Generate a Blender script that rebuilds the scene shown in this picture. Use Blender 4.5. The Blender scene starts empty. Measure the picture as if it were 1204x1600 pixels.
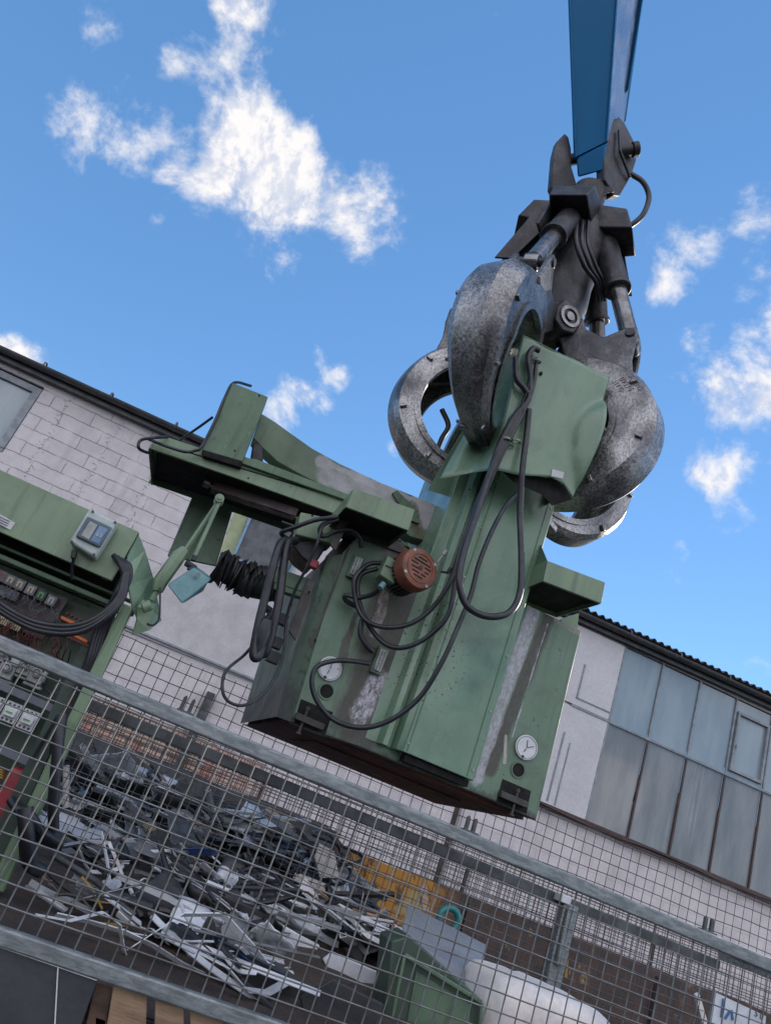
import bpy, math, random
from mathutils import Vector, Matrix, noise as mnoise
random.seed(7)
R_ = math.radians
SC = bpy.context.scene
COL = SC.collection
# ------------------------------------------------------------------ camera
PITCH, ROLL, YAW, FPX = R_(22.4), R_(21.6), R_(10), 1150.0
_c, _s = math.cos, math.sin
CF = Vector((_s(YAW)*_c(PITCH), _c(YAW)*_c(PITCH), _s(PITCH)))
_r0 = Vector((_c(YAW), -_s(YAW), 0)); _u0 = Vector((-_s(YAW)*_s(PITCH), -_c(YAW)*_s(PITCH), _c(PITCH)))
CR = _c(ROLL)*_r0 + _s(ROLL)*_u0; CU = -_s(ROLL)*_r0 + _c(ROLL)*_u0
cd = bpy.data.cameras.new("camera"); cam = bpy.data.objects.new("camera", cd); COL.objects.link(cam)
cam.matrix_world = Matrix((CR, CU, -CF)).transposed().to_4x4()
cd.sensor_fit = 'VERTICAL'; cd.sensor_height = 24; cd.lens = 24*FPX/1600; cd.clip_start = .05; cd.clip_end = 3000
SC.camera = cam
SC.render.resolution_x = 770; SC.render.resolution_y = 1024
SC.view_settings.view_transform = 'Standard'; SC.view_settings.look = 'None'
SC.view_settings.exposure = 1.1; SC.view_settings.gamma = 1
# ------------------------------------------------------------------ sky and sun
SUN_EL, SUN_AZ = R_(16.5), R_(58)      # azimuth measured from +Y towards +X
SKY_STRENGTH = 0.12
SUN_STRENGTH = 2.4
sd = bpy.data.lights.new("sun", 'SUN'); sd.energy = SUN_STRENGTH; sd.angle = R_(.5); sd.color = (1, .9, .77)
so = bpy.data.objects.new("sun", sd); COL.objects.link(so)
SUNV = Vector((_s(SUN_AZ)*_c(SUN_EL), _c(SUN_AZ)*_c(SUN_EL), _s(SUN_EL)))
so.rotation_euler = SUNV.to_track_quat('Z', 'Y').to_euler(); so.location = (12, 8, 12)

def ray(px, py): return CF*FPX + CR*(px-602) + CU*(800-py)   # direction of a spot seen in the reference

class NT:
    """small node-graph helper"""
    def __init__(s, nt): s.nt = nt
    def n(s, t, **k):
        d = s.nt.nodes.new(t)
        for a, b in k.items(): setattr(d, a, b)
        return d
    def put(s, sock, v):
        if hasattr(v, 'is_output') or isinstance(v, bpy.types.NodeSocket): s.nt.links.new(v, sock)
        elif v is not None: sock.default_value = v
    def m(s, op, a, b=None, c=None, clamp=False):
        d = s.n('ShaderNodeMath', operation=op); d.use_clamp = clamp
        s.put(d.inputs[0], a); s.put(d.inputs[1], b); s.put(d.inputs[2], c); return d.outputs[0]
    def v(s, op, a, b=None, sc=None):
        d = s.n('ShaderNodeVectorMath', operation=op); s.put(d.inputs[0], a); s.put(d.inputs[1], b)
        if sc is not None: s.put(d.inputs['Scale'], sc)
        return d.outputs['Value'] if op in ('DOT_PRODUCT', 'LENGTH', 'DISTANCE') else d.outputs[0]
    def mix(s, f, a, b, bt='MIX'):
        d = s.n('ShaderNodeMix', data_type='RGBA', blend_type=bt)
        s.put(d.inputs[0], f); s.put(d.inputs[6], col4(a)); s.put(d.inputs[7], col4(b)); return d.outputs[2]
    def ss(s, x, lo, hi, a=0., b=1.):
        d = s.n('ShaderNodeMapRange', interpolation_type='SMOOTHSTEP')
        for i, q in enumerate((x, lo, hi, a, b)): s.put(d.inputs[i], q)
        return d.outputs[0]
    def noise(s, vec, scale, det=4, rough=.55, dist=0.):
        d = s.n('ShaderNodeTexNoise'); s.put(d.inputs['Vector'], vec); d.inputs['Scale'].default_value = scale
        d.inputs['Detail'].default_value = det; d.inputs['Roughness'].default_value = rough; d.inputs['Distortion'].default_value = dist
        return d.outputs['Fac']
    def scl(s, vec, sx, sy, sz):
        return s.v('MULTIPLY', vec, (sx, sy, sz))
def col4(c): return (c[0], c[1], c[2], 1) if isinstance(c, (tuple, list)) and len(c) == 3 else c

w = bpy.data.worlds.new("World"); SC.world = w; w.use_nodes = True
wt = NT(w.node_tree); w.node_tree.nodes.clear()
sky = wt.n('ShaderNodeTexSky', sky_type='NISHITA'); sky.sun_disc = False; sky.sun_elevation = SUN_EL; sky.sun_rotation = SUN_AZ
sky.altitude = 600; sky.air_density = 1.0; sky.dust_density = 0.0; sky.ozone_density = 2.0
D = wt.n('ShaderNodeTexCoord').outputs['Generated']
wob = wt.n('ShaderNodeTexNoise'); wt.put(wob.inputs['Vector'], D); wob.inputs['Scale'].default_value = 7; wob.inputs['Detail'].default_value = 6
wv = wt.v('SCALE', wt.v('SUBTRACT', wob.outputs['Color'], (.5, .5, .5)), sc=.09)
DW = wt.v('ADD', D, wv)
# clouds: (pixel x, pixel y in the reference only tells their direction, angular radius in px, weight)
BL = [(395,225,75,1), (450,270,85,1.1), (330,180,50,.8), (520,330,60,.9), (575,300,55,.8), (560,370,50,.8), (300,260,70,.6), (225,235,45,.8), (270,250,50,.9), (330,270,60,1.),
      (165,200,50,.55), (400,95,40,.55), (380,15,45,.75), (190,215,32,.75), (440,120,50,.35), (380,380,60,.6), (440,400,45,.6), (350,375,40,.4), (480,200,45,.6),
      (240,355,30,.5), (320,430,30,.3),
      (540,570,38,.55), (460,620,38,.62), (510,640,28,.35), (605,698,22,.6), (22,572,40,1.1), (60,590,22,.6),
      (1050,450,36,.7), (1090,520,36,.68), (1180,540,60,.9), (1140,620,50,.8), (1190,600,60,.9), (1190,440,60,.6), (1120,400,50,.4),
      (1190,350,50,.5), (1120,725,45,.8), (1200,110,50,.5), (1250,500,90,1), (1060,600,35,.5), (1190,790,70,.3), (1190,1000,60,.28), (145,20,40,.22),(1130,270,30,.25)]
tot = None
for px, py, r, wgt in BL:
    c = ray(px, py).normalized(); k = ray(px, py).length
    rr = 1.5*r/k*(FPX/k)**.3
    d = wt.v('DISTANCE', DW, tuple(c))
    b = wt.m('MULTIPLY', wt.ss(d, rr*1.6, 0.), wgt)
    tot = b if tot is None else wt.m('MAXIMUM', tot, b)
# unseen cloud bank added behind the viewer as neutral fill; refl mirrors in windows
c0 = ray(930, 1258); refl = Vector((c0.x, -c0.y, c0.z)).normalized()
sxyz = wt.n('ShaderNodeSeparateXYZ'); wt.put(sxyz.inputs[0], DW)
BEHIND_FILL = wt.ss(sxyz.outputs[1], .22, -.35)
gap = wt.ss(wt.v('DISTANCE', DW, tuple(refl)), .30, .12)
tot = wt.m('MAXIMUM', tot, wt.m('MULTIPLY', wt.m('MULTIPLY', BEHIND_FILL, 1.0), wt.m('SUBTRACT', 1., gap)))
tot = wt.m('MAXIMUM', tot, wt.m('MULTIPLY', wt.ss(wt.v('DISTANCE', DW, tuple(refl)), .085, .01), 1.8))
def dens(vec):
    n1 = wt.noise(vec, 7.0, 13, .62, .2)
    return wt.m('ADD', wt.m('MULTIPLY', wt.m('SUBTRACT', n1, .5), 4.3), wt.m('SUBTRACT', wt.m('MULTIPLY', tot, 1.5), .70))
# sun-ward sample gives the lit rims of the clouds
d0 = dens(D); d1 = dens(wt.v('ADD', D, tuple(SUNV*.012)))
fine = wt.noise(D, 26, 8, .6, .2)
dd = wt.m('ADD', d0, wt.m('MULTIPLY', wt.m('SUBTRACT', fine, .5), .7))
alpha = wt.ss(dd, -.06, .85)
lit = wt.ss(wt.m('SUBTRACT', d0, d1), -.22, .12)
sepz = wt.n('ShaderNodeSeparateXYZ'); wt.put(sepz.inputs[0], D)
ccol = wt.mix(lit, (2.75, 2.9, 3.35), (3.9, 3.8, 3.8))
skyc = wt.mix(.55, wt.mix(1., sky.outputs[0], (.95, 1.04, 1.12), 'MULTIPLY'), (.40, 1.24, 2.8))
ccol = wt.mix(BEHIND_FILL, ccol, (6.4, 6.35, 7.0))
thick = wt.mix(alpha, skyc, ccol)
bg = wt.n('ShaderNodeBackground'); wt.put(bg.inputs[0], thick); bg.inputs[1].default_value = SKY_STRENGTH
wo = wt.n('ShaderNodeOutputWorld'); w.node_tree.links.new(bg.outputs[0], wo.inputs[0])

# ------------------------------------------------------------------ placing helpers (plane y = v, level z)
def V(px, py, v): d = ray(px, py); return d*(v/d.y)
def Zp(px, py, z): d = ray(px, py); return d*(z/d.z)
def P(pts, v): return [V(x, y, v) for x, y in pts]
def P3(pts): return [V(*p) for p in pts]

# ------------------------------------------------------------------ mesh builder
class MB:
    def __init__(s): s.v = []; s.f = []
    def add(s, vs, fs):
        o = len(s.v); s.v += [Vector(p) for p in vs]; s.f += [tuple(i+o for i in f) for f in fs]; return s
    def prism(s, pts, vec, flip=False):
        n = len(pts); vec = Vector(vec); pts = [Vector(p) for p in pts]
        nrm = Vector()
        for i in range(n): nrm += pts[i].cross(pts[(i+1) % n])
        if nrm.dot(vec) > 0: pts = pts[::-1]
        return s.add(pts+[p+vec for p in pts], [tuple(range(n)), tuple(range(2*n-1, n-1, -1))]+[(i, i+n, (i+1) % n+n, (i+1) % n) for i in range(n)])
    def hexa(s, b, t):
        return s.add(list(b)+list(t), [(0,3,2,1), (4,5,6,7)]+[(i, (i+1) % 4, (i+1) % 4+4, i+4) for i in range(4)])
    def box(s, a, b):
        x0,y0,z0 = [min(a[i], b[i]) for i in range(3)]; x1,y1,z1 = [max(a[i], b[i]) for i in range(3)]
        return s.hexa([(x0,y0,z0),(x1,y0,z0),(x1,y1,z0),(x0,y1,z0)], [(x0,y0,z1),(x1,y0,z1),(x1,y1,z1),(x0,y1,z1)])
    def cyl(s, a, b, r, r2=None, n=16, caps=True):
        return s.tube([a, b], [r, r if r2 is None else r2], n, caps)
    def tube(s, pts, r, n=8, caps=True):
        pts = [Vector(p) for p in pts]; m = len(pts); rs = r if isinstance(r, (list, tuple)) else [r]*m
        t0 = (pts[1]-pts[0]).normalized(); up = Vector((0,0,1)) if abs(t0.z) < .9 else Vector((0,1,0))
        a = t0.cross(up).normalized(); vs = []
        for i, p in enumerate(pts):
            t = (pts[min(i+1, m-1)]-pts[max(i-1, 0)]).normalized()
            a = (a-t*a.dot(t)).normalized(); b = t.cross(a)
            for k in range(n):
                an = 2*math.pi*k/n; vs.append(p+(a*_c(an)+b*_s(an))*rs[i])
        fs = [(i*n+k, i*n+(k+1) % n, (i+1)*n+(k+1) % n, (i+1)*n+k) for i in range(m-1) for k in range(n)]
        if caps: fs += [tuple(range(n-1, -1, -1)), tuple(range((m-1)*n, m*n))]
        return s.add(vs, fs)
    def bar(s, a, b, w_, h, up=(0,0,1)):
        a, b, up = Vector(a), Vector(b), Vector(up); t = (b-a).normalized(); x = t.cross(up).normalized()*(w_/2); y = x.cross(t).normalized()*(h/2)
        return s.hexa([a-x-y, a+x-y, a+x+y, a-x+y], [b-x-y, b+x-y, b+x+y, b-x+y])
    def ring(s, c, axis, r0, r1, th, n=28):
        axis = Vector(axis).normalized(); a = axis.orthogonal().normalized(); b = axis.cross(a); c = Vector(c); vs = []
        for k in range(n):
            d = a*_c(2*math.pi*k/n)+b*_s(2*math.pi*k/n)
            vs += [c+d*r0, c+d*r1, c+d*r1+axis*th, c+d*r0+axis*th]
        fs = []
        for k in range(n):
            i, j = 4*k, 4*((k+1) % n)
            for q in range(4): fs.append((i+q, i+(q+1) % 4, j+(q+1) % 4, j+q))
        return s.add(vs, fs)
def spline(pts, k=7):
    pts = [Vector(p) for p in pts]; out = []
    P_ = [pts[0]*2-pts[1]]+pts+[pts[-1]*2-pts[-2]]
    for i in range(1, len(P_)-2):
        a, b, c, d = P_[i-1:i+3]
        for j in range(k):
            t = j/k; out.append(.5*((2*b)+(c-a)*t+(2*a-5*b+4*c-d)*t*t+(3*b-a-3*c+d)*t**3))
    out.append(pts[-1]); return out
ORG = {}
def base(o):
    while o is not None and o.name not in ORG: o = o.parent
    return ORG[o.name] if o else Vector()
def obj(name, mb, mat, parent=None, bevel=0., smooth=False, at=None, solid=0.):
    org = base(parent) if parent else Vector(at if at is not None else (0,0,0))
    me = bpy.data.meshes.new(name); me.from_pydata([tuple(p-org) for p in mb.v], [], mb.f)
    me.materials.append(mat); me.update()
    o = bpy.data.objects.new(name, me); COL.objects.link(o)
    if parent: o.parent = parent
    else: o.location = org; ORG[o.name] = org
    if smooth:
        for p in me.polygons: p.use_smooth = True
        if smooth is not True: me.set_sharp_from_angle(angle=R_(smooth))
    if solid: 
        md = o.modifiers.new("thickness", 'SOLIDIFY'); md.thickness = solid; md.offset = 0
    if bevel:
        md = o.modifiers.new("bevel", 'BEVEL'); md.width = bevel; md.segments = 2; md.limit_method = 'ANGLE'; md.angle_limit = R_(35)
        for p in me.polygons: p.use_smooth = True
        me.set_sharp_from_angle(angle=R_(30))
    return o
def tag(o, label=None, cat=None, group=None, kind=None):
    if label: o['label'] = label
    if cat: o['category'] = cat
    if group: o['group'] = group
    if kind: o['kind'] = kind
    return o
def thing(name, loc, label, cat, group=None):
    o = bpy.data.objects.new(name, None); COL.objects.link(o); o.location = loc; o.empty_display_size = .1; ORG[o.name] = Vector(loc)
    return tag(o, label, cat, group)

# ------------------------------------------------------------------ materials
def mat(name, build):
    m = bpy.data.materials.new(name); m.use_nodes = True; m.node_tree.nodes.clear()
    t = NT(m.node_tree); b = t.n('ShaderNodeBsdfPrincipled'); o = t.n('ShaderNodeOutputMaterial'); m.node_tree.links.new(b.outputs[0], o.inputs[0])
    X = t.n('ShaderNodeTexCoord').outputs['Object']
    build(t, b, X); return m
def bump(t, b, h, st=.3, dist=.01):
    d = t.n('ShaderNodeBump'); d.inputs['Strength'].default_value = st; d.inputs['Distance'].default_value = dist; t.put(d.inputs['Height'], h); t.put(b.inputs['Normal'], d.outputs[0])
def simple(name, c1, c2=None, rough=.5, metal=0., sc=8., bst=.15, lo=.35, hi=.65, st=(1,1,1), fine=True, spec=None, bd=.004):
    def f(t, b, X):
        XS = t.scl(X, *st); n = t.noise(XS, sc, 6, .6)
        c = t.mix(t.ss(n, lo, hi), c1, c2 or [q*.75 for q in c1])
        if fine: c = t.mix(t.m('MULTIPLY', t.noise(X, sc*14, 3, .6), .35), c, (0.01,0.01,0.012))
        t.put(b.inputs['Base Color'], c); t.put(b.inputs['Roughness'], t.ss(t.noise(XS, sc*2.3, 4), .3, .7, max(rough-.1, .03), min(rough+.12, 1)))
        b.inputs['Metallic'].default_value = metal
        if spec is not None: b.inputs['Specular IOR Level'].default_value = spec
        bump(t, b, t.noise(XS, sc*4, 5, .6), bst, bd)
    return mat(name, f)
def seg(t, X, p0, p1, w_, amp=.05, sc=9., soft=.5):
    """irregular stain along a line in the x-z plane of the object"""
    Y0 = t.scl(X, 1, 0, 1); a = Vector((p0[0], 0, p0[1])); ab = Vector((p1[0], 0, p1[1]))-a; L2 = max(ab.length_squared, 1e-6)
    pa = t.v('SUBTRACT', Y0, tuple(a)); h = t.m('DIVIDE', t.v('DOT_PRODUCT', pa, tuple(ab)), L2, clamp=True)
    d = t.v('LENGTH', t.v('SUBTRACT', pa, t.v('SCALE', tuple(ab), sc=h)))
    n = t.noise(t.scl(X, 1, 1, .35), sc, 6, .65)
    d = t.m('ADD', d, t.m('MULTIPLY', t.m('SUBTRACT', n, .5), amp*2))
    return t.ss(d, w_, w_*soft)
G1, G2 = (.165,.235,.14), (.13,.195,.12)
def paint_base(t, b, X, g1=G1, g2=G2, streak=.5, chips=.60):
    n = t.noise(t.scl(X, 1, 1, .12), 9, 6, .6); c = t.mix(t.ss(n, .35, .7), g1, g2)
    n2 = t.noise(t.scl(X, 1.5, 1.5, .08), 22, 5, .6); c = t.mix(t.m('MULTIPLY', t.ss(n2, .54, .72), streak), c, (.05,.075,.05))
    ch = t.ss(t.noise(X, 26, 8, .7), chips, chips+.04); c = t.mix(t.m('MULTIPLY', ch, .7), c, (.05,.05,.04))
    return c
def fgreen(g1=G1, g2=G2, rough=.32, streak=.5, chips=.64, extra=None, spots=False):
    def f(t, b, X):
        c = paint_base(t, b, X, g1, g2, streak, chips)
        if spots:
            vd = t.n('ShaderNodeTexVoronoi'); t.put(vd.inputs['Vector'], X); vd.inputs['Scale'].default_value = 48
            reg = seg(t, X, spots[0], spots[1], .30, .12, 4)
            c = t.mix(t.m('MULTIPLY', reg, .25), c, (.30,.38,.28)); sp = t.m('MULTIPLY', t.ss(vd.outputs['Distance'], .34, .2), t.ss(t.noise(X, 40, 2), .45, .6)); c = t.mix(t.m('MULTIPLY', t.m('MULTIPLY', sp, reg), .95), c, (.015,.03,.015))
        if extra:
            for (p0, p1, w_, amp, cc, op) in extra:
                k = seg(t, X, p0, p1, w_, amp); scr = t.ss(t.noise(t.scl(X, 1, 1, .5), 62, 8, .78), .40, .62)
                k = t.m('MULTIPLY', k, t.m('ADD', t.m('MULTIPLY', scr, 1-op), op)); c = t.mix(k, c, cc)
        t.put(b.inputs['Base Color'], c); t.put(b.inputs['Roughness'], t.ss(t.noise(X, 6, 5), .3, .7, rough-.06, rough+.14))
        sc_ = t.ss(t.noise(t.scl(X, 9, 9, .8), 6, 4, .75), .665, .69); c = t.mix(t.m('MULTIPLY', sc_, .45), c, (.30,.36,.30))
        gr_ = t.ss(t.noise(X, 1.7, 7, .7), .50, .68); c = t.mix(t.m('MULTIPLY', gr_, .45), c, (.06,.075,.055)); t.put(b.inputs['Base Color'], c)
        bump(t, b, t.noise(X, 3.2, 3, .5), .22, .03)
    return f
M = {}
M['green'] = mat('green_paint', fgreen())
M['green_glossy'] = mat('green_paint_gloss', fgreen((.16,.25,.17), (.14,.22,.15), rough=.2, streak=.15, chips=.75))
M['green_dull'] = mat('green_paint_dull', fgreen((.10,.165,.10), (.075,.13,.08), rough=.5, streak=.7, chips=.6))
M['green_yellow'] = mat('green_paint_faded', fgreen((.16,.24,.14), (.13,.2,.12), rough=.45, streak=.6))
def dsteel(c1, c2, c3, rough=.42, lo=.45, hi=.7, sc=5., metal=.55):
    def f(t, b, X):
        n = t.noise(X, sc, 8, .62, .4); g = t.noise(X, 55, 5, .7); g2 = t.noise(t.scl(X, 1, 1, .4), 120, 3, .7)
        c = t.mix(t.ss(n, .35, .65), c1, c2); k = t.m('MULTIPLY', t.ss(n, lo-.08, hi+.12), t.ss(t.m('ADD', t.m('MULTIPLY', g, .6), t.m('MULTIPLY', g2, .4)), .42, .6))
        c = t.mix(k, c, c3); rs = t.ss(t.noise(X, 3, 6, .7), .6, .72); c = t.mix(t.m('MULTIPLY', rs, .3), c, (.10,.06,.04))
        t.put(b.inputs['Base Color'], c); b.inputs['Metallic'].default_value = metal
        t.put(b.inputs['Roughness'], t.ss(g, .3, .7, rough-.1, rough+.15)); bump(t, b, t.m('ADD', t.noise(X, 30, 6, .7), t.m('MULTIPLY', n, 2.)), .35, .006)
    return f
M['tine'] = mat('worn_cast_steel', dsteel((.07,.07,.075), (.20,.20,.205), (.56,.54,.52), .34, .36, .64, 2.6, .75))
M['tine_dark'] = mat('darkened_cast_steel', dsteel((.045,.045,.05), (.10,.10,.105), (.35,.34,.33), .38, .42, .7, 3, .6))
M['grab_dark'] = mat('greasy_dark_steel', dsteel((.020,.020,.024), (.038,.037,.040), (.16,.155,.15), .45, .5, .75, 5, .3))
M['rod'] = simple('piston_rod_steel', (.28,.28,.29), (.13,.125,.12), .28, .8, 7, .08)
M['blue'] = mat('boom_blue_paint', lambda t, b, X: (
    t.put(b.inputs['Base Color'], t.mix(t.m('MULTIPLY', t.ss(t.noise(t.scl(X,1,1,.2), 14, 6, .65), .55, .75), .35), (.002,.10,.235), (.005,.075,.16))),
    t.put(b.inputs['Roughness'], t.ss(t.noise(X, 5, 5), .3, .7, .3, .45)), t.put(b.inputs['Specular IOR Level'], .1), bump(t, b, t.noise(X, 2.5, 3), .08, .03)))
M['yellow_label'] = simple('faded_yellow_label', (.55,.45,.18), (.35,.3,.16), .5)
M['galv'] = mat('galvanised_steel', lambda t, b, X: (
    t.put(b.inputs['Base Color'], t.mix(t.ss(t.noise(t.scl(X, .35, 1, 1.6), 42, 8, .75, .2), .38, .66), (.13,.15,.155), (.27,.295,.30))),
    t.put(b.inputs['Roughness'], t.ss(t.noise(X, 45, 5), .3, .7, .38, .62)), t.put(b.inputs['Metallic'], .45), bump(t, b, t.noise(X, 60, 5), .2, .003)))
M['galv_wire'] = simple('galvanised_wire', (.13,.14,.155), (.075,.08,.09), .55, .4, 9, .1)
M['galv_old'] = simple('dull_galvanised_rail', (.11,.12,.125), (.055,.06,.06), .6, .3, 9, .15)
M['wire_dark'] = simple('dark_fence_wire', (.055,.05,.05), (.10,.06,.045), .6, .2, 4, .1)
M['rubber'] = simple('black_cable', (.012,.013,.018), (.022,.024,.030), .40, 0, 10, .1)
M['black'] = simple('black_plastic', (.012,.012,.014), (.02,.02,.02), .5, 0, 10, .1)
M['bellows'] = simple('black_bellows', (.012,.012,.013), (.025,.025,.026), .6, 0, 20, .3)
M['rust_red'] = simple('red_brown_fan_cover', (.24,.075,.035), (.13,.05,.03), .5, .1, 12, .2)
M['hole'] = simple('dark_opening', (.004,.004,.004), None, .9)
M['underside'] = simple('reddish_cast_underside', (.20,.06,.045), (.07,.036,.03), .75, 0, 5, .5, bd=.02)
M['dirt_steel'] = simple('oily_dirty_steel', (.07,.065,.055), (.035,.033,.03), .6, .1, 7, .3)
M['alu'] = simple('bare_aluminium', (.60,.61,.63), (.42,.42,.43), .36, .4, 9, .15)
M['conn'] = simple('grey_connector', (.42,.44,.42), (.25,.26,.25), .45, .2, 20, .2)
M['white_plastic'] = simple('white_cover', (.70,.72,.73), (.60,.62,.64), .35, 0, 10, .05)
M['ink'] = simple('dark_ink', (.07,.075,.09), None, .6)
M['sticker'] = simple('white_sticker', (.62,.63,.64), (.5,.51,.53), .4)
M['grey_box'] = simple('light_grey_plastic', (.47,.53,.51), (.40,.46,.44), .4, 0, 8, .05)
M['window_clear'] = simple('smoked_cover', (.10,.14,.17), (.07,.10,.13), .12, 0, 6, .02)
M['blue_label'] = simple('blue_label', (.10,.20,.36), (.2,.3,.42), .4)
M['lampgreen'] = simple('blue_green_hammer_paint', (.13,.27,.28), (.10,.22,.24), .3, .2, 25, .25)
M['maroon'] = simple('maroon_plate', (.055,.028,.03), (.04,.02,.024), .4)
M['orange'] = simple('orange_relay', (.75,.20,.035), (.55,.13,.03), .35)
M['red'] = simple('red_plastic', (.36,.03,.04), (.22,.02,.03), .4)
M['cream'] = simple('cream_marking', (.6,.52,.33), None, .5)
M['greenlens'] = simple('green_lens', (.12,.35,.12), None, .3)
M['duct'] = simple('grey_duct', (.16,.18,.22), (.12,.13,.16), .5)
M['panel_dark'] = simple('dark_green_plate', (.03,.06,.04), (.022,.045,.03), .5)
M['gutter'] = simple('dark_zinc_gutter', (.075,.08,.085), (.11,.11,.115), .45, .4, 5, .1)
M['roof'] = simple('dark_corrugated_roof', (.03,.032,.035), (.05,.05,.05), .7)
M['frame_grey'] = simple('painted_window_bars', (.30,.33,.36), (.2,.23,.26), .5)
M['frame_brown'] = simple('rusty_window_bars', (.075,.042,.038), (.05,.03,.03), .6)
M['wood'] = simple('pale_pallet_wood', (.42,.28,.17), (.24,.155,.095), .75, 0, 3, .5, st=(1,1,7), bd=.01)
M['wood_dark'] = simple('brown_board', (.16,.10,.065), (.09,.055,.04), .8, 0, 4, .4, st=(1,6,6))
M['chip'] = simple('tan_chipboard', (.42,.31,.18), (.3,.22,.13), .85, 0, 20, .4)
M['tarp'] = simple('dark_grey_panel', (.045,.05,.058), (.03,.034,.04), .55, 0, 6, .4)
M['soil'] = simple('brown_dirt', (.075,.05,.038), (.04,.03,.024), .95, 0, 6, 1., bd=.03)
M['asphalt'] = simple('yard_asphalt', (.06,.058,.055), (.035,.034,.033), .9, 0, 2, .6, bd=.02)
M['scrapwhite'] = simple('white_sheet', (.74,.76,.79), (.52,.54,.57), .4, .1, 5, .15)
M['scrapgrey'] = simple('dull_grey_scrap', (.20,.205,.21), (.11,.11,.115), .55, .3, 8, .3)
M['scrapdark'] = simple('dark_scrap', (.022,.023,.027), (.05,.048,.046), .55, .1, 8, .3)
M['scrapblue'] = simple('blue_scrap', (.035,.10,.30), (.02,.06,.16), .4)
M['palepipe'] = simple('light_blue_pipe', (.22,.38,.55), (.16,.3,.45), .4)
M['gold'] = simple('brass_strip', (.62,.38,.06), (.45,.28,.06), .35, .4)
M['heap'] = simple('dark_heap', (.03,.03,.033), (.06,.05,.045), .9, 0, 10, 1., bd=.05)
M['teal'] = simple('teal_plastic', (.02,.20,.20), (.015,.13,.14), .4)
M['greysheet'] = simple('grey_sheet_metal', (.24,.26,.275), (.20,.215,.235), .5, .1, 4, .1)
M['pp'] = simple('milky_plastic', (.82,.76,.70), (.60,.56,.54), .42, 0, 3.5, .15)
M['signwhite'] = simple('white_board', (.7,.74,.8), None, .4)
M['signblue'] = simple('blue_lettering', (.05,.16,.42), None, .4)
M['boardred'] = simple('dark_red_board', (.16,.04,.04), (.10,.03,.03), .6)

def rusty(t, b, X):
    n = t.noise(X, 2.2, 8, .65, .3); n2 = t.noise(t.scl(X, 1, 1, .5), 11, 6, .65)
    c = t.mix(t.ss(n2, .35, .65), (.085,.05,.04), (.05,.04,.036))
    sx = t.n('ShaderNodeSeparateXYZ'); t.put(sx.inputs[0], X)
    yl = t.m('MULTIPLY', t.ss(t.m('ADD', t.m('ABSOLUTE', t.m('SUBTRACT', sx.outputs[0], 2.75)), t.m('MULTIPLY', n, .8)), 1.05, .7), t.ss(n2, .35, .5)); c = t.mix(yl, c, (.42,.20,.035))
    lf = t.ss(sx.outputs[0], 2.0, 1.4); c = t.mix(t.m('MULTIPLY', lf, t.ss(n, .4, .6)), c, (.06,.06,.068))
    pk = t.m('MULTIPLY', t.ss(n, .58, .66), t.ss(sx.outputs[0], 2.4, 2.8)); c = t.mix(pk, c, (.36,.27,.13))
    t.put(b.inputs['Base Color'], c); b.inputs['Roughness'].default_value = .85; bump(t, b, n2, .6, .02)
M['rusty'] = mat('rusty_bay_steel', rusty)

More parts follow.
